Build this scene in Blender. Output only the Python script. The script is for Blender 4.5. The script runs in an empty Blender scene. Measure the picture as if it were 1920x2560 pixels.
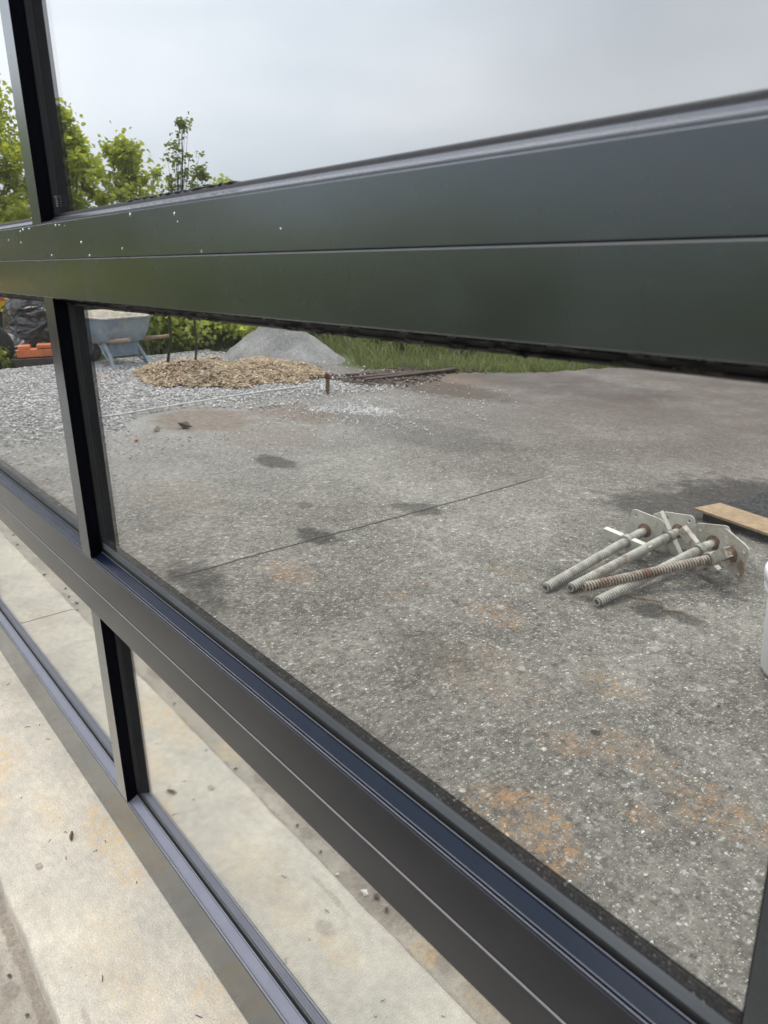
import bpy, math, random
from mathutils import Vector, Matrix, noise as mn
R = math.radians
random.seed(7)
scn = bpy.context.scene
col = scn.collection

# ------------------------------------------------------------------ camera
cd = bpy.data.cameras.new('camera'); cam = bpy.data.objects.new('camera', cd); col.objects.link(cam)
right = Vector((0.6180, 0.7859, -0.0192)); up = Vector((-0.2360, 0.2088, 0.9490)); fwd = Vector((-0.7500, 0.5820, -0.3141))
up = right.cross(fwd).normalized(); right = fwd.cross(up).normalized(); fwd.normalize()
m = Matrix((right, up, -fwd)).transposed().to_4x4(); m.translation = Vector((0, -0.38, 1.1658))
cam.matrix_world = m
cd.sensor_fit = 'HORIZONTAL'; cd.sensor_width = 36; cd.lens = 36 * 1935.66 / 1920
cd.clip_start = 0.02; cd.clip_end = 2000
cd.dof.use_dof = True; cd.dof.focus_distance = 2.1; cd.dof.aperture_fstop = 15
scn.camera = cam
scn.view_settings.view_transform = 'Standard'; scn.view_settings.look = 'None'
scn.view_settings.exposure = 0; scn.view_settings.gamma = 1
scn.cycles.max_bounces = 10; scn.cycles.glossy_bounces = 6; scn.cycles.transparent_max_bounces = 12

# ------------------------------------------------------------------ overcast sky
SUN_EL, SUN_AZ = 74, 201          # direction to the sun: x=cos(az), y=sin(az)
sdir = Vector((math.cos(R(SUN_AZ)) * math.cos(R(SUN_EL)), math.sin(R(SUN_AZ)) * math.cos(R(SUN_EL)), math.sin(R(SUN_EL))))
w = bpy.data.worlds.new('World'); scn.world = w; w.use_nodes = True
nt = w.node_tree; nt.nodes.clear()
def N(nt, t, **k):
    n = nt.nodes.new(t)
    for a, b in k.items(): setattr(n, a, b)
    return n
out = N(nt, 'ShaderNodeOutputWorld'); bg = N(nt, 'ShaderNodeBackground'); nt.links.new(bg.outputs[0], out.inputs[0])
sky = N(nt, 'ShaderNodeTexSky'); sky.sky_type = 'NISHITA'; sky.sun_disc = False
sky.sun_elevation = R(SUN_EL); sky.sun_rotation = R(90 - SUN_AZ)
tc = N(nt, 'ShaderNodeTexCoord')
mp = N(nt, 'ShaderNodeMapping'); mp.inputs['Scale'].default_value = (1.2, 1.2, 3.4); nt.links.new(tc.outputs['Generated'], mp.inputs[0])
nz = N(nt, 'ShaderNodeTexNoise'); nz.inputs['Scale'].default_value = 1.35; nz.inputs['Detail'].default_value = 4; nz.inputs['Roughness'].default_value = .45
nt.links.new(mp.outputs[0], nz.inputs['Vector'])
cr = N(nt, 'ShaderNodeValToRGB'); cr.color_ramp.elements[0].position = .36; cr.color_ramp.elements[1].position = .62
cr.color_ramp.elements[0].color = (.53, .565, .63, 1); cr.color_ramp.elements[1].color = (.72, .74, .785, 1)
nt.links.new(nz.outputs[0], cr.inputs[0])
dot = N(nt, 'ShaderNodeVectorMath', operation='DOT_PRODUCT'); nt.links.new(tc.outputs['Generated'], dot.inputs[0]); dot.inputs[1].default_value = (math.cos(R(197)) * math.cos(R(33)), math.sin(R(197)) * math.cos(R(33)), math.sin(R(33)))
mr = N(nt, 'ShaderNodeMapRange'); mr.interpolation_type = 'SMOOTHERSTEP'
for i, v in ((1, .72), (2, 1.0), (3, 1.0), (4, 1.75)): mr.inputs[i].default_value = v
nt.links.new(dot.outputs['Value'], mr.inputs[0])
mul = N(nt, 'ShaderNodeVectorMath', operation='SCALE'); nt.links.new(cr.outputs[0], mul.inputs[0])
sxyz = N(nt, 'ShaderNodeSeparateXYZ'); nt.links.new(tc.outputs['Generated'], sxyz.inputs[0])
zr = N(nt, 'ShaderNodeMapRange'); nt.links.new(sxyz.outputs[2], zr.inputs[0])
for i, v in ((1, .25), (2, 1.0), (3, 1.0), (4, 3.1)): zr.inputs[i].default_value = v
mm = N(nt, 'ShaderNodeMath', operation='MULTIPLY'); nt.links.new(mr.outputs[0], mm.inputs[0]); nt.links.new(zr.outputs[0], mm.inputs[1]); nt.links.new(mm.outputs[0], mul.inputs['Scale'])
sk = N(nt, 'ShaderNodeVectorMath', operation='SCALE'); sk.inputs['Scale'].default_value = .1; nt.links.new(sky.outputs[0], sk.inputs[0])
mx = N(nt, 'ShaderNodeMix', data_type='RGBA'); mx.inputs[0].default_value = .95
nt.links.new(sk.outputs[0], mx.inputs[6]); nt.links.new(mul.outputs[0], mx.inputs[7])
nt.links.new(mx.outputs[2], bg.inputs[0]); bg.inputs[1].default_value = 1.0
sd = bpy.data.lights.new('sun', 'SUN'); sd.energy = 1.5; sd.angle = R(18); sd.color = (1, .90, .76)
sun = bpy.data.objects.new('sun', sd); col.objects.link(sun); sun.rotation_euler = sdir.to_track_quat('Z', 'Y').to_euler()
sun.location = sdir * 30

# ------------------------------------------------------------------ helpers
def newmat(name):
    mt = bpy.data.materials.new(name); mt.use_nodes = True
    t = mt.node_tree; b = t.nodes['Principled BSDF']
    return mt, t, b
def L(t, a, b): t.links.new(a, b)
def texco(t): return N(t, 'ShaderNodeTexCoord').outputs['Object']
def noise(t, v, s, d=3, r=.55, dist=0):
    n = N(t, 'ShaderNodeTexNoise'); n.inputs['Scale'].default_value = s; n.inputs['Detail'].default_value = d
    n.inputs['Roughness'].default_value = r; n.inputs['Distortion'].default_value = dist; L(t, v, n.inputs['Vector']); return n.outputs[0]
def scalev(t, v, s):
    n = N(t, 'ShaderNodeMapping'); n.inputs['Scale'].default_value = s; L(t, v, n.inputs[0]); return n.outputs[0]
def ramp(t, f, stops, mode='LINEAR'):
    n = N(t, 'ShaderNodeValToRGB'); e = n.color_ramp.elements; n.color_ramp.interpolation = mode
    while len(e) < len(stops): e.new(.5)
    for i, (p, c) in enumerate(stops):
        e[i].position = p; e[i].color = (c, c, c, 1) if isinstance(c, (int, float)) else (*c, 1)
    L(t, f, n.inputs[0]); return n.outputs[0]
def mix(t, f, a, b, bt='MIX'):
    n = N(t, 'ShaderNodeMix', data_type='RGBA', blend_type=bt)
    if hasattr(f, 'is_output'): L(t, f, n.inputs[0])
    else: n.inputs[0].default_value = f
    for i, x in ((6, a), (7, b)):
        if hasattr(x, 'is_output'): L(t, x, n.inputs[i])
        else: n.inputs[i].default_value = (*x, 1)
    return n.outputs[2]
def math_(t, op, a, b=0):
    n = N(t, 'ShaderNodeMath', operation=op)
    for i, x in ((0, a), (1, b)):
        if hasattr(x, 'is_output'): L(t, x, n.inputs[i])
        else: n.inputs[i].default_value = x
    return n.outputs[0]
def bump(t, b, h, s, d=.01):
    n = N(t, 'ShaderNodeBump'); n.inputs['Strength'].default_value = s; n.inputs['Distance'].default_value = d
    L(t, h, n.inputs['Height']); L(t, n.outputs[0], b.inputs['Normal'])
def voro(t, v, s, rnd=1, feat='F1'):
    n = N(t, 'ShaderNodeTexVoronoi'); n.feature = feat; n.inputs['Scale'].default_value = s; n.inputs['Randomness'].default_value = rnd
    L(t, v, n.inputs['Vector']); return n
def patches(t, v, P, wob=.9, ns=9):
    """mask of irregular blots: list of (x, y, rx, ry, strength)"""
    nn = math_(t, 'MULTIPLY', math_(t, 'SUBTRACT', noise(t, v, ns, 5, .7), .5), wob * 2)
    tot = None
    for x, y, rx, ry, s in P:
        n = N(t, 'ShaderNodeMapping'); n.inputs['Location'].default_value = (-x / rx, -y / ry, 0); n.inputs['Scale'].default_value = (1 / rx, 1 / ry, 0)
        L(t, v, n.inputs[0])
        ln = N(t, 'ShaderNodeVectorMath', operation='LENGTH'); L(t, n.outputs[0], ln.inputs[0])
        d = math_(t, 'ADD', ln.outputs['Value'], nn)
        mrn = N(t, 'ShaderNodeMapRange'); mrn.interpolation_type = 'SMOOTHSTEP'
        for i, q in ((1, .75), (2, 1.35), (3, s), (4, 0)): mrn.inputs[i].default_value = q
        L(t, d, mrn.inputs[0])
        tot = mrn.outputs[0] if tot is None else math_(t, 'MAXIMUM', tot, mrn.outputs[0])
    return tot

class MB:
    def __init__(s): s.v = []; s.f = []; s.sm = []
    def add(s, vs, fs, smooth=False):
        o = len(s.v); s.v += [tuple(v) for v in vs]; s.f += [tuple(o + i for i in f) for f in fs]; s.sm += [smooth] * len(fs)
    def box(s, a, b, M=None):
        (x0, y0, z0), (x1, y1, z1) = a, b
        vs = [Vector(p) for p in ((x0, y0, z0), (x1, y0, z0), (x1, y1, z0), (x0, y1, z0), (x0, y0, z1), (x1, y0, z1), (x1, y1, z1), (x0, y1, z1))]
        if M is not None: vs = [M @ v for v in vs]
        s.add(vs, [(0, 3, 2, 1), (4, 5, 6, 7), (0, 1, 5, 4), (1, 2, 6, 5), (2, 3, 7, 6), (3, 0, 4, 7)])
    def tube(s, pts, rad, n=12, caps=True, smooth=True, squash=1):
        pts = [Vector(p) for p in pts]
        if not hasattr(rad, '__len__'): rad = [rad] * len(pts)
        d0 = (pts[1] - pts[0]).normalized(); u = d0.orthogonal().normalized(); vs = []
        for i, p in enumerate(pts):
            d = (pts[min(i + 1, len(pts) - 1)] - pts[max(i - 1, 0)]).normalized()
            u = (u - d * u.dot(d)).normalized(); q = d.cross(u)
            for k in range(n):
                a = 2 * math.pi * k / n; vs.append(p + (u * math.cos(a) + q * math.sin(a) * squash) * rad[i])
        fs = []
        for i in range(len(pts) - 1):
            for k in range(n):
                a = i * n + k; b = i * n + (k + 1) % n; fs.append((a, b, b + n, a + n))
        s.add(vs, fs, smooth)
        if caps:
            l = (len(pts) - 1) * n; o = len(s.v) - len(vs)
            s.f += [tuple(o + k for k in reversed(range(n))), tuple(o + l + k for k in range(n))]; s.sm += [False, False]
    def extrude_x(s, prof, x0, x1):
        """closed (y,z) profile extruded along x"""
        n = len(prof); vs = [(x0, y, z) for y, z in prof] + [(x1, y, z) for y, z in prof]
        fs = [(i, (i + 1) % n, n + (i + 1) % n, n + i) for i in range(n)] + [tuple(reversed(range(n))), tuple(range(n, 2 * n))]
        s.add(vs, fs)
    def build(s, name, mat, parent=None, bevel=0, seg=2):
        me = bpy.data.meshes.new(name); me.from_pydata(s.v, [], s.f); me.polygons.foreach_set('use_smooth', s.sm)
        me.materials.append(mat); me.update()
        o = bpy.data.objects.new(name, me); col.objects.link(o)
        if parent: o.parent = parent
        if bevel:
            b = o.modifiers.new('bevel', 'BEVEL'); b.width = bevel; b.segments = seg; b.limit_method = 'ANGLE'
        return o
def tag(o, label=None, cat=None, group=None, kind=None):
    for k, v in (('label', label), ('category', cat), ('group', group), ('kind', kind)):
        if v: o[k] = v
    return o
def empty(name, loc=(0, 0, 0), rot=(0, 0, 0)):
    o = bpy.data.objects.new(name, None); col.objects.link(o); o.location = loc; o.rotation_euler = rot; return o

# ------------------------------------------------------------------ materials
def mat_paint(name, base, rough, ior=1.75, dust=.0, spec_bump=.02, coat=0):
    mt, t, b = newmat(name); v = texco(t)
    b.inputs['Base Color'].default_value = (*base, 1); b.inputs['IOR'].default_value = ior
    vo = voro(t, v, 55); sp = ramp(t, vo.outputs['Distance'], [(.0, 1), (.045, 0)])
    rare = ramp(t, noise(t, v, 21, 2), [(.60, 0), (.64, 1)]); speck = math_(t, 'MULTIPLY', sp, rare)
    smear = ramp(t, noise(t, scalev(t, v, (6, 6, 22)), 3, 4, .6), [(.5, 0), (.8, 1)])
    c = mix(t, math_(t, 'ADD', math_(t, 'MULTIPLY', speck, .8), math_(t, 'MULTIPLY', smear, dust)), base, (.5, .49, .46))
    L(t, c, b.inputs['Base Color'])
    rr = N(t, 'ShaderNodeMapRange'); L(t, noise(t, v, 9, 4), rr.inputs[0]); rr.inputs[1].default_value = .3; rr.inputs[2].default_value = .7
    rr.inputs[3].default_value = rough * .85; rr.inputs[4].default_value = rough * 1.2; L(t, rr.outputs[0], b.inputs['Roughness'])
    bump(t, b, noise(t, v, 900, 2), spec_bump, .002)
    b.inputs['Specular Tint'].default_value = (.86, .94, 1, 1)
    if coat: b.inputs['Coat Tint'].default_value = (.90, .96, 1, 1); b.inputs['Coat Weight'].default_value = coat; b.inputs['Coat Roughness'].default_value = rough * .7
    return mt
M_frame = mat_paint('dark bronze painted aluminium', (.008, .009, .0115), .25, 2.15, .02, coat=.8)
M_frame2 = mat_paint('near black painted aluminium', (.008, .008, .014), .20, 1.46, .02, coat=.38)  # same frame paint, darkened to imitate the ground's reflection in the middle rail
M_frame3 = mat_paint('bronze black painted aluminium', (.009, .009, .013), .22, 1.62, .02, coat=.5)  # same frame paint again, toned for the concrete reflected in the bottom rail
M_bead = mat_paint('glossy navy black bead', (.007, .012, .026), .25, 1.22, .01)
M_lip = mat_paint('lip with painted sky glint', (.20, .20, .22), .3, 1.8, .1)  # pale colour paints the sky's glint on the bead lips
M_edge = mat_paint('painted seam highlight', (.32, .32, .33), .3, 1.6, .1)  # pale colour paints the light caught on the seam chamfer
M_beadb = mat_paint('bead with painted sky sheen', (.15, .15, .19), .35, 1.6, .08)  # lilac grey colour paints the sky's reflection on the bottom sill
M_jamb = mat_paint('near black jamb', (.002, .002, .004), .45, 1.15, .0)
def plain(name, c, rough=.6, ns=20, var=.3, bmp=.0, ior=1.5, metal=0):
    mt, t, b = newmat(name); v = texco(t)
    f = noise(t, v, ns, 5, .6)
    d = tuple(x * (1 - var) for x in c); e = tuple(min(1, x * (1 + var)) for x in c)
    L(t, ramp(t, f, [(.3, d), (.7, e)]), b.inputs['Base Color']); b.inputs['Roughness'].default_value = rough
    b.inputs['IOR'].default_value = ior; b.inputs['Metallic'].default_value = metal
    if bmp: bump(t, b, noise(t, v, ns * 4, 4), bmp, .01)
    return mt
M_gasket = plain('black rubber gasket', (.008, .008, .009), .45, 60, .4, .08)
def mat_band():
    mt, t, b = newmat('black seal with painted reflections'); v = texco(t); vo = voro(t, v, 260); sep = N(t, 'ShaderNodeSeparateColor'); L(t, vo.outputs['Color'], sep.inputs[0])
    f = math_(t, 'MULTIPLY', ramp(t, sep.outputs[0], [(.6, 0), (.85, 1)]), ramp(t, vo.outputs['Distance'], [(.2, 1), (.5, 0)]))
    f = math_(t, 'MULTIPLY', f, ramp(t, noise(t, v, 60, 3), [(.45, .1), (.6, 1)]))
    L(t, mix(t, f, (.006, .006, .007), (.30, .29, .27)), b.inputs['Base Color']); b.inputs['Roughness'].default_value = .6; bump(t, b, vo.outputs['Distance'], .8, .003); return mt  # grey flecks paint the gravel's weak reflection over the black seal
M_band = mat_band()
M_strip = plain('dull grey strip', (.16, .175, .185), .5, 6, .2)
M_groove = plain('seam shadow gap', (.01, .01, .01), .6)
M_room = plain('unlit room', (.02, .02, .02), .8)
M_fascia = plain('charcoal fascia panel', (.05, .05, .055), .4)

def mat_front():
    mt, t, b = newmat('float glass front sheet'); t.nodes.remove(b); o = t.nodes['Material Output']
    ge = N(t, 'ShaderNodeNewGeometry'); dt = N(t, 'ShaderNodeVectorMath', operation='DOT_PRODUCT')
    L(t, ge.outputs['Incoming'], dt.inputs[0]); L(t, ge.outputs['Normal'], dt.inputs[1])
    fr = math_(t, 'ADD', .04, math_(t, 'MULTIPLY', .96, math_(t, 'POWER', math_(t, 'SUBTRACT', 1, math_(t, 'ABSOLUTE', dt.outputs['Value'])), 5)))
    g = N(t, 'ShaderNodeBsdfGlossy'); g.inputs['Roughness'].default_value = 0; g.inputs['Color'].default_value = (1, 1, 1, 1)
    v = texco(t); film = math_(t, 'MULTIPLY', ramp(t, noise(t, scalev(t, v, (1, 1, .6)), 3.5, 5, .65, .5), [(.3, .4), (.7, 1)]), .035)
    vo = voro(t, v, 42); sp = math_(t, 'MULTIPLY', ramp(t, vo.outputs['Distance'], [(.0, .5), (.035, 0)]), ramp(t, noise(t, v, 12, 2), [(.6, 0), (.66, 1)]))
    df = N(t, 'ShaderNodeBsdfDiffuse'); df.inputs[0].default_value = (.8, .8, .78, 1); m0 = N(t, 'ShaderNodeMixShader'); L(t, math_(t, 'ADD', film, sp), m0.inputs[0])
    tr = N(t, 'ShaderNodeBsdfTransparent'); ms = N(t, 'ShaderNodeMixShader')
    L(t, fr, ms.inputs[0]); L(t, tr.outputs[0], m0.inputs[1]); L(t, df.outputs[0], m0.inputs[2]); L(t, m0.outputs[0], ms.inputs[1]); L(t, g.outputs[0], ms.inputs[2]); L(t, ms.outputs[0], o.inputs[0])
    return mt
def mat_mirror(name, c=(.82, .84, .83)):
    mt, t, b = newmat(name); t.nodes.remove(b); o = t.nodes['Material Output']
    g = N(t, 'ShaderNodeBsdfGlossy'); g.inputs['Roughness'].default_value = 0; g.inputs['Color'].default_value = (*c, 1)
    v = texco(t); n = N(t, 'ShaderNodeBump'); n.inputs['Strength'].default_value = .012; n.inputs['Distance'].default_value = .01
    L(t, noise(t, v, 5, 1), n.inputs['Height']); L(t, n.outputs[0], g.inputs['Normal'])
    L(t, g.outputs[0], o.inputs[0]); return mt
M_front = mat_front(); M_mirror = mat_mirror('reflective coating')

# concrete walk
def mat_concrete(name, light, dark, stains_t, stains_and_shade):
    mt, t, b = newmat(name); v = texco(t)
    base = ramp(t, noise(t, v, 7, 6, .65), [(.3, dark), (.7, light)])
    fine = ramp(t, noise(t, v, 330, 4, .8), [(.3, .60), (.7, 1.22)])
    mid = ramp(t, noise(t, scalev(t, v, (1, 1.6, 1)), 38, 5, .7), [(.3, .82), (.7, 1.1)])
    c = mix(t, 1, mix(t, 1, base, fine, 'MULTIPLY'), mid, 'MULTIPLY')
    blot = ramp(t, noise(t, v, 4.3, 6, .75, .6), [(.54, 0), (.72, .5)])
    c = mix(t, blot, c, (.40, .34, .26))
    gr = ramp(t, noise(t, scalev(t, v, (1, 1, 1)), 3.1, 6, .7, .3), [(.52, 0), (.75, .45)]); c = mix(t, gr, c, (.30, .31, .29))
    c = mix(t, math_(t, 'MULTIPLY', patches(t, v, stains_t, 1.1, 22), ramp(t, noise(t, v, 60, 6, .8, .8), [(.46, 0), (.60, .75)])), c, (.66, .43, .17))
    c = mix(t, math_(t, 'MULTIPLY', patches(t, v, stains_and_shade, 1.1, 26), ramp(t, noise(t, v, 90, 5, .8), [(.35, .25), (.6, .9)])), c, (.17, .135, .11))
    vo = voro(t, v, 75); pit = math_(t, 'MULTIPLY', ramp(t, vo.outputs['Distance'], [(.06, 1), (.11, 0)]), ramp(t, noise(t, v, 13, 2), [(.56, 0), (.6, .8)]))
    c = mix(t, pit, c, (.10, .085, .07))
    L(t, c, b.inputs['Base Color']); b.inputs['Roughness'].default_value = .8
    h = math_(t, 'ADD', noise(t, v, 240, 4, .7), math_(t, 'MULTIPLY', noise(t, v, 30, 4), 1.5)); bump(t, b, h, .35, .004)
    return mt
M_walk = mat_concrete('pale weathered concrete', (.69, .635, .525), (.53, .50, .43),
    [(-1.88, -.14, .09, .05, .8), (-1.45, -.03, .10, .03, .9), (-1.33, -.03, .06, .03, .6), (-1.78, -.2, .15, .05, .7), (-.9, -.14, .05, .02, .6), (-1.12, -.12, .15, .05, .35), (-1.6, -.1, .08, .03, .5), (-.93, -.03, .06, .03, .6)],
    [(-1.445, -.165, .010, .006, .8), (-.95, -.15, .022, .012, .5), (-1.0, -.2, .06, .006, .5)])
M_apron = mat_concrete('rough tan concrete', (.50, .455, .375), (.33, .305, .25),
    [(-.82, -.28, .03, .018, 1), (-1.6, -.28, .05, .02, .6), (-.7, -.3, .05, .03, .4)],
    [(-.97, -.30, .12, .04, .9), (-1.3, -.30, .2, .02, .5), (-1.5, -.246, 9, .012, .8), (-.6, -.3, .2, .03, .5), (-1.05, -.27, .03, .02, .7), (-.79, -.29, .03, .018, .7), (-1.22, -.28, .02, .012, .8), (-1.45, -.29, .02, .010, .8), (-2.1, -.29, .05, .015, .8), (-2.55, -.27, .03, .01, .9), (-2.9, -.26, .03, .012, .8), (-3.3, -.28, .1, .02, .5)])  # the long thin entry paints the step's shadow line together with dirt

def mat_asphalt():
    mt, t, b = newmat('worn asphalt paving'); v = texco(t)
    base = ramp(t, noise(t, v, 1.1, 6, .62, .3), [(.30, (.135, .122, .102)), (.5, (.205, .187, .158)), (.7, (.31, .288, .248))])
    mid = ramp(t, noise(t, v, 9, 5, .7), [(.3, .72), (.7, 1.25)])
    c = mix(t, 1, base, mid, 'MULTIPLY')
    wv = N(t, 'ShaderNodeVectorMath', operation='ADD'); L(t, v, wv.inputs[0])
    nn = N(t, 'ShaderNodeTexNoise'); nn.inputs['Scale'].default_value = 60; L(t, v, nn.inputs['Vector'])
    sc = N(t, 'ShaderNodeVectorMath', operation='SCALE'); sc.inputs['Scale'].default_value = .012; L(t, nn.outputs['Color'], sc.inputs[0]); L(t, sc.outputs[0], wv.inputs[1])
    h = None
    for s, thr, amt in ((26, .78, .45), (58, .68, .8), (105, .55, .9), (210, .5, .85)):
        vo = voro(t, wv.outputs[0], s)
        sep = N(t, 'ShaderNodeSeparateColor'); L(t, vo.outputs['Color'], sep.inputs[0])
        pick = ramp(t, sep.outputs[0], [(thr, 0), (min(.99, thr + .3), amt)])
        body = ramp(t, vo.outputs['Distance'], [(.28, 1), (.5, 0)])
        mk = math_(t, 'MULTIPLY', pick, body)
        tone = ramp(t, sep.outputs[1], [(0, (.32, .30, .265)), (.6, (.52, .50, .45)), (1, (.90, .87, .80))])
        c = mix(t, mk, c, tone)
        dk = math_(t, 'MULTIPLY', ramp(t, sep.outputs[2], [(.5, 0), (.8, .45)]), body); c = mix(t, dk, c, (.045, .042, .04))
        h = mk if h is None else math_(t, 'ADD', h, mk)
    c = mix(t, 1, c, ramp(t, noise(t, v, 30, 6, .85, .5), [(.32, .52), (.68, 1.5)]), 'MULTIPLY')
    sx0 = N(t, 'ShaderNodeSeparateXYZ'); L(t, v, sx0.inputs[0]); gd = N(t, 'ShaderNodeMapRange'); L(t, math_(t, 'ADD', math_(t, 'MULTIPLY', sx0.outputs[0], -1), math_(t, 'MULTIPLY', noise(t, v, 1.2, 5, .7), 1.6)), gd.inputs[0])
    for i, q in ((1, 4.0), (2, 6.6), (3, 0), (4, .8)): gd.inputs[i].default_value = q
    c = mix(t, math_(t, 'MULTIPLY', gd.outputs[0], ramp(t, noise(t, v, 48, 4, .8), [(.42, 0), (.58, 1)])), c, (.46, .45, .43))
    # brown soil film further out
    sx = N(t, 'ShaderNodeSeparateXYZ'); L(t, v, sx.inputs[0])
    far = N(t, 'ShaderNodeMapRange'); L(t, math_(t, 'MULTIPLY', sx.outputs[1], -1), far.inputs[0])
    for i, q in ((1, 2.3), (2, 5.0), (3, 0), (4, .9)): far.inputs[i].default_value = q
    fm = math_(t, 'MULTIPLY', far.outputs[0], ramp(t, noise(t, v, 1.7, 5, .7), [(.3, .4), (.65, 1)]))
    c = mix(t, fm, c, (.125, .095, .080))
    soil = patches(t, v, [(-5.75, -2.2, .55, .35, .9), (-5.5, -2.9, .5, .25, .8), (-5.7, -4.6, .8, .3, .8), (-6.1, -5.1, .8, .3, .9), (-4.9, -2.3, .5, .3, .4)], 1.0, 5)
    c = mix(t, math_(t, 'MULTIPLY', soil, ramp(t, noise(t, v, 20, 5, .8), [(.35, .3), (.6, 1)])), c, (.19, .135, .095))
    rust = patches(t, v, [(-2.56, -1.06, .14, .07, .8), (-.98, -.70, .13, .09, 1), (-.88, -.64, .10, .08, .9), (-1.75, -1.43, .12, .07, .75), (-.70, -1.06, .12, .07, .8),
                          (-1.2, -1.33, .10, .05, .7), (-1.5, -1.1, .2, .12, .4), (-2.0, -1.75, .1, .05, .5), (-1.1, -1.0, .09, .05, .6), (-.8, -.92, .05, .03, .7), (-3.9, -1.2, .3, .2, .3), (-2.1, -1.25, .05, .03, .6), (-.95, -1.1, .12, .06, .6)], 1.5, 17)
    rust = math_(t, 'MULTIPLY', rust, ramp(t, noise(t, v, 42, 6, .8, 1.2), [(.49, 0), (.60, 1)]))
    c = mix(t, math_(t, 'MULTIPLY', rust, .8), c, (.50, .27, .10))
    wet = patches(t, v, [(-4.2, -1.95, .20, .09, .8), (-2.78, -.75, .16, .10, .75), (-2.55, -.66, .12, .06, .6), (-1.42, -1.86, .07, .06, .95), (-1.30, -1.9, .07, .04, .8), (-2.86, -1.38, .12, .07, .85), (-2.87, -2.0, .13, .08, .75),
                         (-1.07, -1.10, .014, .012, 1), (-.62, -1.32, .012, .01, 1), (-2.0, -2.95, .35, .25, .85), (-1.6, -3.4, .6, .45, .9), (-1.55, -2.35, .32, .2, .55), (-1.65, -1.9, .22, .16, .35), (-3.3, -1.6, .06, .04, .5),
                         (-1.7, -1.05, .2, .1, .3), (-4.2, -3.2, .8, .3, .35), (-5.6, -4.6, .9, .3, .5), (-4.9, -5.6, 1.2, .5, .35)], .7, 9)
    c = mix(t, math_(t, 'MULTIPLY', wet, .9), c, mix(t, 1, c, (.22, .21, .20), 'MULTIPLY'))
    # tooled joint
    jx = math_(t, 'ADD', math_(t, 'ADD', sx.outputs[0], 2.83), math_(t, 'MULTIPLY', math_(t, 'SUBTRACT', noise(t, v, 7, 4, .7), .5), .035))
    jl = ramp(t, math_(t, 'ABSOLUTE', jx), [(.004, 1), (.011, 0)])
    seg = ramp(t, math_(t, 'MULTIPLY', sx.outputs[1], -.2), [(.12, 0), (.15, 1), (.56, 1), (.60, 0)])
    c = mix(t, math_(t, 'MULTIPLY', math_(t, 'MULTIPLY', jl, seg), .9), c, (.022, .02, .018))
    L(t, c, b.inputs['Base Color'])
    b.inputs['Roughness'].default_value = .6
    L(t, ramp(t, wet, [(0, .80), (1, .75)]), b.inputs['Roughness']); b.inputs['IOR'].default_value = 1.3
    bump(t, b, math_(t, 'ADD', h, noise(t, v, 150, 4, .7)), .55, .006)
    return mt
M_asphalt = mat_asphalt()
def mat_stone(name, a, bb, c2):
    mt, t, b = newmat(name); g = N(t, 'ShaderNodeNewGeometry')
    L(t, ramp(t, g.outputs['Random Per Island'], [(0, a), (.55, bb), (1, c2)]), b.inputs['Base Color']); b.inputs['Roughness'].default_value = .75
    return mt
M_stone = mat_stone('crushed stone', (.22, .215, .205), (.46, .45, .435), (.82, .80, .77))
M_chip = mat_stone('wood chips', (.21, .135, .08), (.46, .35, .225), (.72, .60, .44))
def mat_bed(name, a, bb, sc=45):
    mt, t, b = newmat(name); v = texco(t); vo = voro(t, v, sc); sep = N(t, 'ShaderNodeSeparateColor'); L(t, vo.outputs['Color'], sep.inputs[0])
    L(t, mix(t, 1, ramp(t, sep.outputs[0], [(0, a), (1, bb)]), ramp(t, noise(t, v, 3, 5), [(.3, .7), (.7, 1.2)]), 'MULTIPLY'), b.inputs['Base Color'])
    b.inputs['Roughness'].default_value = .85; bump(t, b, vo.outputs['Distance'], .8, .02); return mt
M_bed = mat_bed('gravel bed', (.16, .15, .14), (.62, .60, .58))
M_chipbed = mat_bed('wood chip bed', (.13, .07, .03), (.50, .34, .18), 60)
M_grav = mat_bed('fine grey screenings', (.25, .245, .235), (.46, .455, .44), 90)
def mat_ground():
    mt, t, b = newmat('grass and soil'); v = texco(t)
    c = ramp(t, noise(t, v, .8, 6, .7), [(.35, (.075, .085, .03)), (.5, (.085, .12, .03)), (.7, (.12, .16, .045))])
    c = mix(t, ramp(t, noise(t, v, 14, 5, .7), [(.35, .5), (.7, 0)]), c, (.05, .055, .02))
    L(t, c, b.inputs['Base Color']); b.inputs['Roughness'].default_value = .9; bump(t, b, noise(t, v, 20, 5), .6, .05); return mt
M_ground = mat_ground()
def mat_leaf(name, a, bb, tr=.45):
    mt, t, b = newmat(name); g = N(t, 'ShaderNodeNewGeometry'); v = texco(t)
    c = ramp(t, g.outputs['Random Per Island'], [(0, a), (1, bb)])
    c = mix(t, ramp(t, noise(t, v, 1.6, 3), [(.4, .35), (.65, 0)]), c, tuple(x * .5 for x in a))
    L(t, c, b.inputs['Base Color']); b.inputs['Roughness'].default_value = .5
    o = t.nodes['Material Output']; tl = N(t, 'ShaderNodeBsdfTranslucent'); L(t, mix(t, 1, c, (1.5, 1.4, .6), 'MULTIPLY'), tl.inputs[0])
    ms = N(t, 'ShaderNodeMixShader'); ms.inputs[0].default_value = tr; L(t, b.outputs[0], ms.inputs[1]); L(t, tl.outputs[0], ms.inputs[2]); L(t, ms.outputs[0], o.inputs[0]); return mt
M_leafy = mat_leaf('young yellow green leaves', (.30, .36, .07), (.48, .54, .14), .58)
M_leafd = mat_leaf('sapling leaves', (.15, .19, .06), (.24, .29, .10), .5)
M_leafs = mat_leaf('scrub leaves', (.36, .43, .16), (.54, .60, .28), .62)
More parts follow.
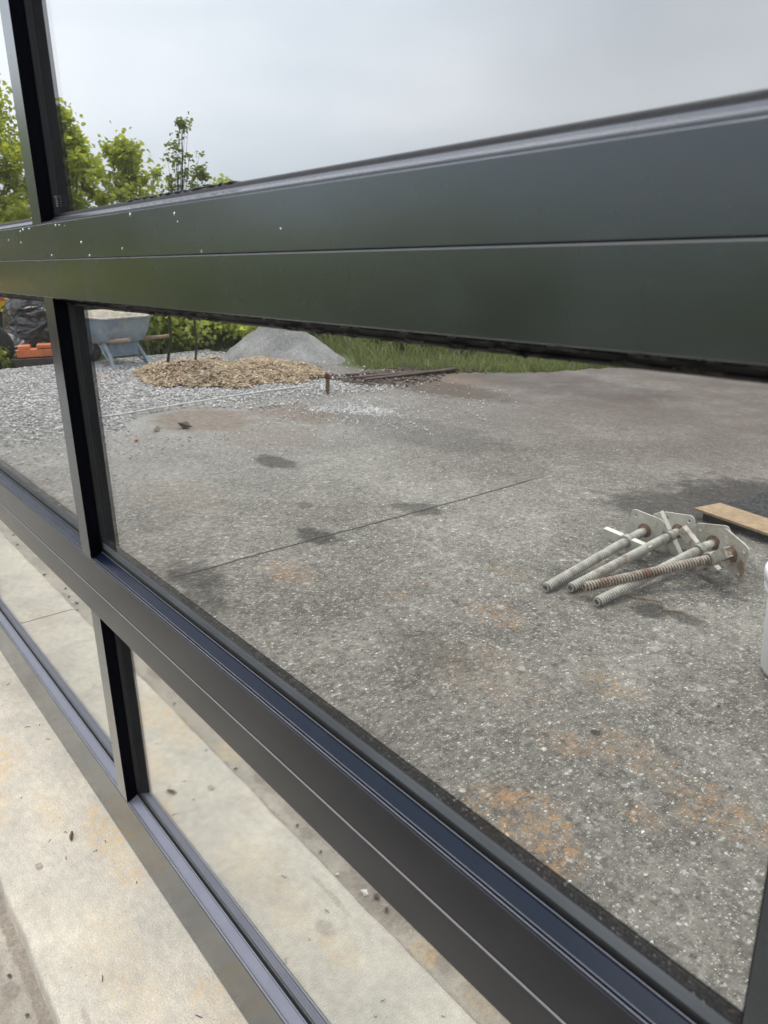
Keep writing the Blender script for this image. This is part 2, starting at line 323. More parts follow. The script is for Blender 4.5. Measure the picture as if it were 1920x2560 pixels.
M_leafk = mat_leaf('dark stand-in leaves', (.03, .05, .006), (.09, .10, .012), .3)
M_grass = mat_leaf('tall grass', (.18, .22, .11), (.28, .32, .18), .4)
M_bark = plain('grey brown bark', (.16, .13, .10), .85, 12, .4, .5)
M_barkd = plain('dark bark', (.03, .03, .02), .85, 12, .4, .5)
def mat_steel():
    mt, t, b = newmat('weathered galvanised steel'); v = texco(t)
    c = ramp(t, noise(t, v, 30, 5, .7), [(.3, (.27, .26, .22)), (.7, (.58, .56, .48))])
    c = mix(t, ramp(t, noise(t, v, 17, 5, .7, .4), [(.54, 0), (.68, .7)]), c, (.26, .14, .08))
    L(t, c, b.inputs['Base Color']); b.inputs['Metallic'].default_value = .35; b.inputs['Roughness'].default_value = .5; bump(t, b, noise(t, v, 200, 3), .2, .003); return mt
M_steel = mat_steel()
def mat_thread(name, lo, hi, rust, thr):
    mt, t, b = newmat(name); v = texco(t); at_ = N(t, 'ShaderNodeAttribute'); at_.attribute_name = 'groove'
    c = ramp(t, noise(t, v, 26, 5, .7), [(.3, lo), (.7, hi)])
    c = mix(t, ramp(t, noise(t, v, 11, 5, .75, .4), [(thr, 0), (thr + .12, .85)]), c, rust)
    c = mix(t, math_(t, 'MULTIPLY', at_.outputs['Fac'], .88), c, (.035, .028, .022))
    L(t, c, b.inputs['Base Color']); b.inputs['Metallic'].default_value = .2; b.inputs['Roughness'].default_value = .6; return mt
M_thr = mat_thread('threaded galvanised tube', (.40, .385, .33), (.78, .75, .66), (.30, .17, .10), .56)
M_thr_r = mat_thread('threaded tube with rust bloom', (.42, .37, .29), (.66, .60, .50), (.27, .125, .075), .47)
M_rusty = plain('rusted steel', (.27, .17, .115), .75, 22, .5, .3, metal=.2)
M_shine = plain('bright galvanised plate', (.80, .78, .70), .5, 25, .22, .1, metal=.1)
M_dirtst = plain('galvanised plate with grime', (.68, .64, .54), .55, 14, .4, .1, metal=.1)

# ------------------------------------------------------------------ setting: ground sheets
def sheet(name, poly_fn, x0, x1, y0, y1, step, zf, mat, keep=None):
    nx = int((x1 - x0) / step) + 1; ny = int((y1 - y0) / step) + 1; mb = MB(); vs = []
    for j in range(ny):
        for i in range(nx):
            x = x0 + i * step; y = y0 + j * step; vs.append((x, y, zf(x, y)))
    fs = []
    for j in range(ny - 1):
        for i in range(nx - 1):
            xc = x0 + (i + .5) * step; yc = y0 + (j + .5) * step
            if keep is None or keep(xc, yc): a = j * nx + i; fs.append((a, a + 1, a + nx + 1, a + nx))
    mb.add(vs, fs, True); o = mb.build(name, mat)
    me = o.data
    import bmesh
    bm = bmesh.new(); bm.from_mesh(me); bmesh.ops.delete(bm, geom=[q for q in bm.verts if not q.link_faces], context='VERTS'); bm.to_mesh(me); bm.free()
    return o
mb = MB(); g = []
gx = [-600, -200, -80, -40, -25, -15, -8, 0, 10, 30, 100, 600]
gy = [-600, -200, -80, -40, -25, -15, -8, 0, 10, 30, 100, 600]
for y in gy:
    for x in gx: g.append((x, y, -.11 - (.0 if abs(x) < 20 else .5)))
n_ = len(gx); mb.add(g, [(j * n_ + i, j * n_ + i + 1, (j + 1) * n_ + i + 1, (j + 1) * n_ + i) for j in range(n_ - 1) for i in range(n_ - 1)], True)
tag(mb.build('ground', M_ground), kind='structure')

def nz2(x, y, s=1.0, seed=0): return mn.noise(Vector((x * s + seed, y * s, seed)))
def pave_keep(x, y):
    r = math.hypot(x, y + .38); ang = math.degrees(math.atan2(-y, -x))
    # far edge: about 8.2 m out to the left, 9 m to the right
    if x < -5.2 and y > -4.9: edge = x > -10.2 + .3 * nz2(x, y, .8, 3)
    else: edge = r < 8.0 + .9 * max(0, (ang - 45) / 25) + .35 * nz2(x, y, .9, 9)
    return edge
sheet('pavement', None, -11, 9, -12, -.335, .1, lambda x, y: -.062 + .004 * nz2(x, y, .7), M_asphalt, lambda x, y: pave_keep(x, y) if x < 2 else math.hypot(x - 0, y) < 9.0)
bpy.context.scene.objects['pavement']['kind'] = 'structure'

# walk slab with a worn rounded nose, and the lower apron strip
mb = MB(); xs = [-9 + i * .03 for i in range(int(15 / .03))]; vs = []; K = 9
for x in xs:
    e = -.236 + .003 * nz2(x, 0, 9) + .002 * nz2(x, 0, 40)
    dz = .0015 * nz2(x, 3, 14)
    vs += [(x, .3, 0), (x, -.05, 0), (x, e + .012, 0), (x, e + .005, -.0015 + dz * .3), (x, e + .0015, -.005 + dz), (x, e, -.011 + dz), (x, e - .0015, -.03), (x, e - .003, -.042), (x, e - .006, -.06)]
fs = []
for i in range(len(xs) - 1):
    if abs(xs[i] + 2.66) < .016 or abs(xs[i] - .9) < .016 or abs(xs[i] + 6.2) < .016: continue
    for k in range(K - 1): fs.append((i * K + k, i * K + k + 1, (i + 1) * K + k + 1, (i + 1) * K + k))
mb.add(vs, fs, True)
for jx in (-2.66, .9, -6.2):   # tooled joints: a narrow dark groove between slabs
    i = [k for k in range(len(xs) - 1) if abs(xs[k] - jx) < .016][0]; a, b_ = xs[i], xs[i + 1]; c = (a + b_) / 2
    for (p, q) in ((a, c - .0022), (c + .0022, b_)):
        for k in range(3): 
            pass
    prof = [v[1:] for v in vs[i * K:(i + 1) * K]]
    for (p, q, d) in ((a, c - .0022, 0), (c - .0022, c + .0022, 1), (c + .0022, b_, 0)):
        o0 = [(p, y, z - (.006 if d else 0)) for y, z in prof]; o1 = [(q, y, z - (.006 if d else 0)) for y, z in prof]
        mb.add(o0 + o1, [(k, k + 1, K + k + 1, K + k) for k in range(K - 1)], False)
tag(mb.build('walkway', M_walk), kind='structure')
mb = MB(); vs = []; K = 10
for x in xs:
    for k in range(K):
        y = -.225 - k * .025; z = -.040 + .0035 * nz2(x, y, 8) + .002 * nz2(x, y, 30)
        if k == K - 1: z = -.075
        vs.append((x, y if k < K - 1 else y + .012 + .01 * nz2(x, 0, 6), z))
fs = []
for i in range(len(xs) - 1):
    for k in range(K - 1): fs.append((i * K + k, i * K + k + 1, (i + 1) * K + k + 1, (i + 1) * K + k))
mb.add(vs, fs, True); tag(mb.build('apron', M_apron), kind='structure')
bpy.context.scene.objects['apron'].name = 'path'

# gravel: bed + stones
def gdens(x, y):
    if y > .2 or y < -5.2 or x > -3.9 or x < -10: return 0
    d = (-4.0 - x) / 2.9 + .30 * nz2(x, y, 1.1, 5)
    if x > -6.2 and y < -2.4: d = max(d, 1.15 - math.hypot((x + 5.2) / 1.1, (y + 3.3) / .75) + .3 * nz2(x, y, 3, 2))
    if math.hypot((x + 5.75) / .55, (y + 2.15) / .55) < 1: d -= .8
    d = min(1, max(0, d))
    if y < -4.3 - .3 * nz2(x, y, 1): d *= .2
    return d
def gz(x, y): return -.055 + .02 * nz2(x, y, 1.3, 4) + .045 * max(0, min(1, (-7 - x) / 2.5))
gs = sheet('gravel_bed', None, -11, -4.2, -5, 1.2, .08, lambda x, y: gz(x, y) - .045 * max(0, min(1, (.95 - gdens(x, min(y, .1))) / .4)), M_bed, lambda x, y: gdens(x, min(y, .1)) > .45)
tag(gs, 'pale bed of crushed stone spread beyond the asphalt', 'gravel', kind='stuff')
def shard(mb, p, s, flat=.6, up_=None):
    q = Matrix.Rotation(random.uniform(0, 6.3), 3, 'Z') @ Matrix.Rotation(random.uniform(-.7, .7), 3, 'X')
    vs = [(-1, -.5, 0), (.2, -.9, .1), (1, .1, -.1), (.1, .9, 0), (-.1, .1, .9), (.1, 0, -.8)]
    vs = [Vector(p) + q @ Vector((a * s * random.uniform(.7, 1.2), b * s * .8 * random.uniform(.7, 1.2), c * s * flat)) for a, b, c in vs]
    mb.add(vs, [(0, 1, 4), (1, 2, 4), (2, 3, 4), (3, 0, 4), (1, 0, 5), (2, 1, 5), (3, 2, 5), (0, 3, 5)])
mb = MB(); k = 0
while k < 30000:
    x = random.uniform(-9.9, -3.9); y = random.uniform(-5, .2) 
    if random.random() < gdens(x, y) ** 1.5: shard(mb, (x, y, gz(x, y) + .008), random.uniform(.006, .019) * (1 if x < -5.8 else .62)); k += 1
tag(mb.build('gravel', M_stone), 'loose crushed white and grey stone scattered over the yard', 'gravel', kind='stuff')

# wood chips
def cz(x, y):
    h = 0
    for cx, cy, rx, ry, hh in ((-7.9, -3.2, .95, .62, .15), (-7.6, -3.85, .85, .58, .11), (-8.1, -2.95, .6, .35, .08)):
        d = math.hypot((x - cx) / rx, (y - cy) / ry) + .22 * nz2(x, y, 2.6, 6) + .10 * nz2(x, y, 8, 2); h = max(h, hh * max(0, 1 - d * d)) if d < 1 else h
    return h
def czz(x, y): h = cz(x, y); return gz(x, y) - .03 + h * (1 + .35 * nz2(x, y, 3, 8)) + (.035 if h > 0 else 0)
ch = sheet('wood_chip_heap', None, -9.3, -6.6, -4.6, -1.8, .06, czz, M_chipbed, lambda x, y: cz(x, y) > .004)
tag(ch, 'low spread heap of tan wood chips between wheelbarrow and grey pile', 'wood chips')
mb = MB(); k = 0
while k < 12000:
    x = random.uniform(-9.3, -6.6); y = random.uniform(-4.6, -1.8)
    if cz(x, y) > .0 or random.random() < .16 * max(0, 1.25 - math.hypot((x + 7.9) / 1.25, (y + 3.2) / 1.25)):
        s = random.uniform(.005, .024); M = Matrix.Translation((x, y, czz(x, y) + .012)) @ Matrix.Rotation(random.uniform(0, 6.3), 4, 'Z') @ Matrix.Rotation(random.uniform(-.8, .8), 4, 'X') @ Matrix.Rotation(random.uniform(-.5, .5), 4, 'Y')
        mb.box((-s, -s * .35, -.003), (s, s * .35, .003), M); k += 1
tag(mb.build('wood_chips', M_chip, ch), kind='stuff')

# grey screenings pile
def pz(r, a):
    R0 = .98 * (1 + .06 * math.sin(2 * a + 1) + .05 * math.sin(3 * a)); t_ = r / R0
    return .66 * max(0, (1 - t_)) if t_ > .12 else .66 * (.88 - 1.0 * (t_ ** 2) * 1.2 + .0)
mb = MB(); NA = 96; NR = 40; vs = [(0, 0, .57)]
for i in range(1, NR + 1):
    for k in range(NA):
        a = 2 * math.pi * k / NA; r = 1.12 * i / NR; z = pz(r, a)
        z = z + .020 * nz2(r * math.cos(a) , r * math.sin(a), 9) + .025 * nz2(r * math.cos(a), r * math.sin(a), 2.2) * (1 if i < NR else 0)
        if i > NR - 4: z -= .03
        vs.append((r * math.cos(a) * .92, r * math.sin(a) * .92, z))
fs = [(0, 1 + k, 1 + (k + 1) % NA) for k in range(NA)]
for i in range(NR - 1):
    for k in range(NA): a = 1 + i * NA + k; b_ = 1 + i * NA + (k + 1) % NA; fs.append((a, a + NA, b_ + NA, b_))
mb.add(vs, fs, True); o = mb.build('gravel_pile', M_grav); o.location = (-8.75, -4.72, -.13)
tag(o, 'smooth grey cone of fine gravel behind the wood chips', 'gravel pile')

# ------------------------------------------------------------------ the glazed wall
YG = .0245; DEEP = .003
sf = empty('window_wall', (0, 0, 0)); tag(sf, 'dark aluminium storefront window wall with mirrored panes', 'window wall')
XL, XR = -7.0, 3.4
def rail(name, z0, z1, seam, topbead=True, botbead=True, beadmat=M_bead, fm=None):
    # two stacked tubes: the lower stands 1 mm proud with a small chamfer under the seam line
    c = .0009; mb = MB()
    pieces = [(z0, z1, 0)] if seam is None else [(z0, seam - .0006, -.0012), (seam + .0006, z1, 0)]
    for a, b_, y in pieces:
        mb.extrude_x([(y + c, a), (.1, a), (.1, b_), (y + c, b_), (y, b_ - c), (y, a + c)], XL, XR)
    r = mb.build(name, fm or M_frame, sf)
    if seam is not None:
        mb = MB(); mb.box((XL, .003, seam - .0005), (XR, .098, seam + .0005)); mb.build('seam_strip', M_groove, r)
        mb = MB(); mb.box((XL, -.0012, seam - .0013), (XR, .0002, seam - .0004)); mb.build('seam_highlight', M_edge, r)  # thin strip added to carry the painted seam highlight
    def bead(zb, sg):
        P = [(.0008, 0), (.0008, .0016), (.0022, .0022), (.0030, .0006), (.0042, .0006), (.0046, .0024), (.0058, .0024), (.0062, .0012),
             (.0195, .0082), (.0202, .0098), (.0215, .0098), (.0219, .0085), (.0228, .0085), (.0228, 0)]
        P = [(y, zb + sg * z) for y, z in P]
        m2 = MB(); m2.extrude_x(P if sg < 0 else P[::-1], XL, XR); m2.build('glazing_bead', beadmat if sg > 0 else M_jamb, r)
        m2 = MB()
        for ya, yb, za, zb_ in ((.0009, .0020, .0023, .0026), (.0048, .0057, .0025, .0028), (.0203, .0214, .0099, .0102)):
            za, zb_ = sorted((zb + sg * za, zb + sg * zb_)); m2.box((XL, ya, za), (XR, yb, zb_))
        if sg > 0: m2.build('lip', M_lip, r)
        m2 = MB(); G = [(.0230, 0), (.0230, .0105), (.0238, .0140), (YG + .0002, .0155), (.060, .0155), (.060, 0)]
        G = [(y, zb + sg * z * (1 if sg > 0 else .82)) for y, z in G]
        m2.extrude_x(G if sg < 0 else G[::-1], XL, XR); m2.build('gasket', M_gasket, r)
    if topbead: bead(z1, 1)
    if botbead: bead(z0, -1)
    return r
Z = dict(b0=.004, b1=.1256, m0=.5404, ms=.5945, m1=.6546, u0=1.1115, us=1.1706, u1=1.2232, t0=2.45, t1=2.6)
r_b = rail('bottom_rail', Z['b0'], Z['b1'], None, True, False, M_beadb, M_frame3)
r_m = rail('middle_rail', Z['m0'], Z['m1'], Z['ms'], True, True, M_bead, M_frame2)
r_u = rail('upper_rail', Z['u0'], Z['u1'], Z['us'], True, True, mat_paint('grey lilac bead', (.07, .07, .085), .25, 1.8, .06))  # grey lilac bead colour paints the sky's reflection on the upper sill
r_t = rail('head_rail', Z['t0'], Z['t1'], None, False, True)
for o, nm in ((r_b, 'rail'), (r_m, 'rail'), (r_u, 'rail'), (r_t, 'rail')): o.name = nm
for o, lb in ((r_b, 'bottom rail on the concrete with a lilac sky sheen painted on its sill'), (r_m, 'middle rail with navy sill'), (r_u, 'wide upper rail dotted with rain drops'), (r_t, 'head rail above the top panes')): o['label'] = lb
levels = [(Z['b1'], Z['m0']), (Z['m1'], Z['u0']), (Z['u1'], Z['t0'])]
MX = [-1.4065 - 1.2605 * k for k in range(4, 0, -1)] + [-1.4065, -.1460, 1.1145, 2.375]
MW = .0503
for x in MX:
    for a, b_ in levels:
        mb = MB(); c = .0008; y = .0006
        mb.add([(x, y + c, a), (x + c, y, a), (x + MW - c, y, a), (x + MW, y + c, a), (x + MW, .1, a), (x, .1, a),
                (x, y + c, b_), (x + c, y, b_), (x + MW - c, y, b_), (x + MW, y + c, b_), (x + MW, .1, b_), (x, .1, b_)],
               [(0, 1, 7, 6), (1, 2, 8, 7), (2, 3, 9, 8), (3, 4, 10, 9), (4, 5, 11, 10), (5, 0, 6, 11)])
        mu = mb.build('mullion', M_frame, sf)
        for sg in (-1, 1):
            xf = x if sg < 0 else x + MW
            m2 = MB()
            for (ya, yb, d) in ((.0008, .0224, .0002), (.0040, .0050, .0006), (.0212, .0220, .0010)):
                xa, xb = sorted((xf - sg * .001, xf + sg * d)); m2.box((xa, ya, a + .0005), (xb, yb, b_ - .0005))
            m2.build('jamb_stop', M_jamb, mu)
            m2 = MB(); xa, xb = sorted((xf - sg * .001, xf + sg * .0016)); m2.box((xa, .0228, a + .0005), (xb, YG + .0004, b_ - .0005)); 
            xa, xb = sorted((xf - sg * .001, xf + sg * .0022)); m2.box((xa, YG + .0006, a + .0005), (xb, .06, b_ - .0005)); m2.build('gasket', M_gasket, mu)
edges = [XL] + [q for x in MX for q in (x, x + MW)] + [XR]
for i in range(0, len(edges), 2):
    x0, x1 = edges[i], edges[i + 1]
    if x1 - x0 < .05: continue
    for li, (a, b_) in enumerate(levels):
        mb = MB(); zz0, zz1 = a + .003, b_ - .003
        mb.add([(x0 + .0005, YG, zz0), (x1 - .0005, YG, zz0), (x1 - .0005, YG, zz1), (x0 + .0005, YG, zz1)], [(0, 1, 2, 3)])
        p = mb.build('glass_pane', M_front, sf)
        d = DEEP if li else .002
        mb = MB(); mb.box((x0 + .0005, YG + d, zz0), (x1 - .0005, YG + d + .004, zz1)); mb.build('mirror_coating', M_mirror, p)
        if li == 1:   # black edge band along the foot of the sealed unit
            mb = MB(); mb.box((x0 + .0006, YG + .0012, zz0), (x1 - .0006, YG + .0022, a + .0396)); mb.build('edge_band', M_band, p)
            mb = MB(); mb.box((x0 + .0006, YG + .0004, zz0), (x1 - .0006, YG + .0010, a + .0278)); mb.build('foot_strip', M_strip, p)  # grey strip in front of the lower part of the black band
        if li == 2 and abs(x0 + 1.3562) < .01:
            # etched maker's stamp: five rows of illegible tiny strokes low in the corner
            mb = MB(); rr = random.Random(3)
            for row, (xa, xb, zt) in enumerate(((.0045, .0188, 1.2650), (.0105, .0195, 1.2615), (.0105, .0205, 1.2580), (.0085, .0208, 1.2545), (.0100, .0212, 1.2510))):
                x = xa
                while x < xb:
                    ww = rr.uniform(.0004, .0007); hh = rr.choice((.0022, .0022, .0013)); zo = rr.choice((0, 0, .0009)) if hh < .002 else 0
                    mb.add([(x0 + x, YG - .0002, zt - .0022 + zo), (x0 + x + ww, YG - .0002, zt - .0022 + zo), (x0 + x + ww, YG - .0002, zt - .0022 + zo + hh), (x0 + x, YG - .0002, zt - .0022 + zo + hh)], [(0, 1, 2, 3)])
                    x += ww + rr.uniform(.0002, .0006)
            mb.build('etched_stamp', plain('etched white', (.5, .5, .5), .6), p)
# building shell behind the glass
mb = MB(); mb.box((XL - .3, .101, -.05), (XL, 5, 3.0)); mb.box((XR, .101, -.05), (XR + .3, 5, 3.0)); mb.box((XL - .3, 5, -.05), (XR + .3, 5.2, 3.0))
mb.box((XL - .3, -.02, 2.6), (XR + .3, 5.2, 3.02))
bs = mb.build('building', M_fascia); tag(bs, 'plain charcoal building shell carrying the window wall', 'building')
mb = MB(); mb.box((XL, .101, .002), (XR, 5, .01)); tag(mb.build('room_floor', M_room), kind='structure')
sheal = plain('squeezed sealant', (.016, .016, .017), .35, 90, .5, .8)
# messy sealant under the upper rail
mb = MB(); rr = random.Random(11); x = -2.6
while x < .3:
    ln = rr.uniform(.004, .03); y = rr.choice((.0015, .004, .014, .0205)); s = rr.uniform(.0006, .0014)
    z = Z['u0'] - (.0003 if y < .005 else (.0070 if y < .016 else .0105)) - s * .3
    pts = [(x + ln * q / 4, y + rr.uniform(-.001, .001), z - rr.uniform(0, .0012)) for q in range(5)]
    mb.tube(pts, [s * .5, s, s * rr.uniform(.8, 1.4), s, s * .4], 6); x += ln * rr.uniform(.15, .9)
mb.build('sealant_bead', sheal, r_u)
mb = MB(); x = -1.05
while x < -.75:
    ln = rr.uniform(.01, .04); pts = [(x + ln * q / 4, .0245, Z['u1'] + .0155 + rr.uniform(0, .0015)) for q in range(5)]; mb.tube(pts, [.0004, .0012, .0016, .001, .0004], 6); x += ln * 1.1
mb.build('sealant_bead', sheal, r_u)

# rain drops on the upper rail
mt, t, b = newmat('water'); b.inputs['Base Color'].default_value = (1, 1, 1, 1); b.inputs['Transmission Weight'].default_value = 1; b.inputs['IOR'].default_value = 1.33; b.inputs['Roughness'].default_value = 0
M_water = mt
def drop_mesh():
    mb = MB(); n = 12; rings = [(.0, -1.5), (.5, -1.25), (.85, -.8), (1, -.25), (.9, .3), (.62, .75), (.3, 1.05), (0, 1.25)]
    vs = []
    for r, z in rings:
        for k in range(n): a = math.pi * k / (n - 1); vs.append((r * math.cos(a), -.85 * r * math.sin(a), z))
    fs = [(i * n + k, i * n + k + 1, (i + 1) * n + k + 1, (i + 1) * n + k) for i in range(len(rings) - 1) for k in range(n - 1)]
    mb.add(vs, fs, True); return mb
drops = [(-.9796, 1.2192, .0019), (-.8515, 1.2137, .0017), (-.8455, 1.2052, .0009), (-1.1741, 1.192, .0017), (-1.0195, 1.1805, .0011), (-.7932, 1.1737, .0011), (-1.1462, 1.1741, .0017), (-1.3228, 1.1763, .0014),
         (-1.4634, 1.219, .0018), (-1.4834, 1.2171, .0015), (-1.427, 1.219, .0018), (-1.2814, 1.219, .0019), (-1.2641, 1.2185, .0013), (-1.2373, 1.2165, .001), (-1.49, 1.199, .0012), (-1.57, 1.205, .0013), (-.63, 1.19, .0011)]
d0 = None
for x, z, s in drops:
    if d0 is None: d0 = drop_mesh().build('water_drop', M_water); o = d0
    else: o = d0.copy(); col.objects.link(o)
    o.location = (x, -.0001 if z > Z['us'] else -.0013, z); o.scale = (s * .8,) * 3
    tag(o, 'small rain drop clinging to the face of the upper rail', 'water drop', 'rain drops on the upper rail')

# ------------------------------------------------------------------ screw jacks
def frame_from(A, B, roll=0):
    d = (B - A).normalized(); u = Vector((0, 0, 1)); s = d.cross(u).normalized(); u = s.cross(d)
    return Matrix((s, u, d)).transposed().to_4x4() @ Matrix.Rotation(roll, 4, 'Z')
def jack(label, A, B, nutf, wroll, proll, tubem, platem, ln=.62):
    A = Vector(A); B = Vector(B); root = empty('screw_jack', A); tag(root, label, 'screw jack', 'screw jacks lying on the asphalt')
    d = (B - A).normalized(); ln = (B - A).length
    M = Matrix.Translation((0, 0, 0)) @ frame_from(A, B)
    # threaded tube along local z, with rings as thread; open front end
    mb = MB(); pitch = .0120; r0, r1, n = .0142, .0194, 20; P = []; z = .002
    P.append((.0165, 0)); 
    while z < ln * .93: P += [(r0, z), (r0, z + pitch * .22), (r1, z + pitch * .40), (r1, z + pitch * .78)]; z += pitch
    P.append((r0, ln)); vs = []
    for r, zz in P:
        for k in range(n): a = 2 * math.pi * k / n; vs.append(M @ Vector((r * math.cos(a), r * math.sin(a), zz + (a / (2 * math.pi) * pitch if 0 < zz < ln * .93 else 0))))
    fs = [(i * n + k, i * n + (k + 1) % n, (i + 1) * n + (k + 1) % n, (i + 1) * n + k) for i in range(len(P) - 1) for k in range(n)]
    mb.add(vs, fs, True)
    vs = [M @ Vector((r * math.cos(2 * math.pi * k / n), r * math.sin(2 * math.pi * k / n), zz)) for r, zz in ((.0166, 0), (.0105, 0), (.0105, .08), (.0, .08)) for k in range(n)]
    mb.add(vs, [(i * n + (k + 1) % n, i * n + k, (i + 1) * n + k, (i + 1) * n + (k + 1) % n) for i in range(3) for k in range(n)], False)
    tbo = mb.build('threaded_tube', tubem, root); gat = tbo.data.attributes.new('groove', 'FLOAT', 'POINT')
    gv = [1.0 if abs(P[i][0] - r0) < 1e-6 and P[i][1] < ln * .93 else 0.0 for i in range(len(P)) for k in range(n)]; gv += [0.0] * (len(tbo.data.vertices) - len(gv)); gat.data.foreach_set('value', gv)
    # base plate: rounded square with four holes
    import bmesh
    bm = bmesh.new(); h = .079; rc = .022; outl = []
    for cx, cy, a0 in ((h - rc, h - rc, 0), (-h + rc, h - rc, 90), (-h + rc, -h + rc, 180), (h - rc, -h + rc, 270)):
        for q in range(5): a = R(a0 + q * 22.5); outl.append((cx + rc * math.cos(a), cy + rc * math.sin(a)))
    def loop(pts): 
        vv = [bm.verts.new((x, y, 0)) for x, y in pts]; return [bm.edges.new((vv[i], vv[(i + 1) % len(vv)])) for i in range(len(vv))]
    E_ = loop(outl)
    for sx in (-1, 1):
        for sy in (-1, 1): E_ += loop([(sx * .053 + .0085 * math.cos(2 * math.pi * q / 12), sy * .053 + .0085 * math.sin(2 * math.pi * q / 12)) for q in range(12)])
    bmesh.ops.triangle_fill(bm, use_beauty=True, edges=E_)
    ret = bmesh.ops.extrude_face_region(bm, geom=bm.faces[:]); bmesh.ops.translate(bm, verts=[q for q in ret['geom'] if isinstance(q, bmesh.types.BMVert)], vec=(0, 0, .005))
    bmesh.ops.recalc_face_normals(bm, faces=bm.faces[:])
    MP = M @ Matrix.Translation((0, 0, ln)) @ Matrix.Rotation(proll, 4, 'Z'); bm.transform(MP)
    me = bpy.data.meshes.new('base_plate'); bm.to_mesh(me); bm.free(); me.materials.append(platem)
    o = bpy.data.objects.new('base_plate', me); col.objects.link(o); o.parent = root
    mb = MB(); n = 24   # rusty weld collar where tube meets plate
    vs = [M @ Vector((r * math.cos(2 * math.pi * k / n), r * math.sin(2 * math.pi * k / n), ln - z)) for r, z in ((.0170, .010), (.021, .005), (.027, .002), (.032, .0006)) for k in range(n)]
    mb.add(vs, [(i * n + k, i * n + (k + 1) % n, (i + 1) * n + (k + 1) % n, (i + 1) * n + k) for i in range(3) for k in range(n)], True); mb.build('weld_collar', M_rusty, o)
    # wing nut
    MN = M @ Matrix.Translation((0, 0, ln * nutf)) @ Matrix.Rotation(wroll, 4, 'Z')
    mb = MB(); n = 20; vs = [MN @ Vector((r * math.cos(2 * math.pi * k / n), r * math.sin(2 * math.pi * k / n), z)) for r, z in ((.0190, -.016), (.0275, -.016), (.0275, .016), (.0190, .016)) for k in range(n)]
    mb.add(vs, [(i * n + k, i * n + (k + 1) % n, ((i + 1) % 4) * n + (k + 1) % n, ((i + 1) % 4) * n + k) for i in range(4) for k in range(n)], True)
    nut = mb.build('wing_nut', M_steel, root)
    for sg in (-1, 1):   # channel shaped handles
        mb = MB(); a, b_ = (.024, .110); xa, xb = sorted((sg * a, sg * b_))
        mb.box((xa, -.019, -.012), (xb, .019, -.008), MN); mb.box((xa, -.0193, -.012), (xb, -.0155, .016), MN); mb.box((xa, .0155, -.012), (xb, .0193, .016), MN)
        mb.build('nut_handle', platem, nut, .0012, 1)
    return root
M_shine = mat_thread('weathered bright plate', (.60, .58, .50), (.88, .86, .78), (.40, .24, .15), .60)
M_dirtst = mat_thread('rust blotched plate', (.50, .47, .40), (.80, .77, .68), (.36, .21, .13), .53)
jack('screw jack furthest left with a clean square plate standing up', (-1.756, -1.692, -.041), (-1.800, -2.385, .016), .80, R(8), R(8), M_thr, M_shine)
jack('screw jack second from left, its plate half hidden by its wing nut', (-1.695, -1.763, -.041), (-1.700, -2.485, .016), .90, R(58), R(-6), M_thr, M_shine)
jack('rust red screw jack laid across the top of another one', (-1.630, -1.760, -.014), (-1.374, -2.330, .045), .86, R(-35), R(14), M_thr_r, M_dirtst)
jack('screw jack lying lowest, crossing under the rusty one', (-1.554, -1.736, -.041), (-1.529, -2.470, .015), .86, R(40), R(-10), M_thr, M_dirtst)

# small sticks by the jacks, leaf crumb
M_stick = plain('straw brown twig', (.30, .18, .09), .8, 60, .4)
def stick(a, b_, r, label, cat='twig', mat=None, group=None):
    a = Vector(a); b_ = Vector(b_); mid = (a + b_) / 2 + Vector((random.uniform(-.003, .003), random.uniform(-.003, .003), .001))
    mb = MB(); mb.tube([a - mid, Vector((0, 0, 0)), b_ - mid], [r * .7, r, r * .5], 6); o = mb.build(cat.replace(' ', '_'), mat or M_stick); o.location = mid
    return tag(o, label, cat, group)
stick((-1.540, -1.895, -.056), (-1.425, -1.945, -.056), .0028, 'thin straw coloured twig on the asphalt just below the jacks')
stick((-1.385, -1.885, -.056), (-1.310, -1.94, -.056), .0022, 'short brown twig on the dark wet patch')
stick((-1.67, -1.60, -.056), (-1.64, -1.66, -.056), .0014, 'pale thin twig in front of the leftmost jack end')
mb = MB(); shard(mb, (0, 0, 0), .014, .5); o = mb.build('leaf', plain('orange dry leaf', (.55, .20, .06), .7)); o.location = (-2.10, -1.40, -.052); tag(o, 'single dry orange leaf on bare asphalt', 'leaf')

# ------------------------------------------------------------------ board on dark rubble, rubber mat
mtw = plain('tan plywood', (.36, .25, .14), .7, 30, .25, .15)
br = empty('board', (-1.85, -2.98, -.02)); tag(br, 'tan wooden board resting on a low block near the bucket', 'board')
mb = MB(); ang = math.atan2(.06, .32)
Mb = Matrix.Rotation(math.atan2(.08, .36), 4, 'Z')
mb.box((0, -.085, 0), (1.3, .085, .012), Mb); mb.build('plank', mtw, br, .001, 1)
mb = MB(); mb.box((.03, -.06, -.045), (.16, .06, -.0005), Mb); mb.build('support_block', plain('dark damp timber', (.03, .028, .025), .6, 20, .4, .3), br, .003, 1)
mb = MB(); vs = []
nx_, ny_ = 40, 30
for j in range(ny_):
    for i in range(nx_):
        x = i / (nx_ - 1); y = j / (ny_ - 1); vs.append((-1.95 + 1.6 * x + .2 * y, -3.05 - .9 * y + .02 * nz2(x * 9, y * 2, 1), -.052 + .012 * abs(nz2(x * 9, y * 9, 1.3)) + .02 * abs(nz2(x * 3, y * 3, 1.1)) - (.02 if i in (0, nx_ - 1) or j in (0, ny_ - 1) else 0)))
mb.add(vs, [(j * nx_ + i, j * nx_ + i + 1, (j + 1) * nx_ + i + 1, (j + 1) * nx_ + i) for j in range(ny_ - 1) for i in range(nx_ - 1)], True)
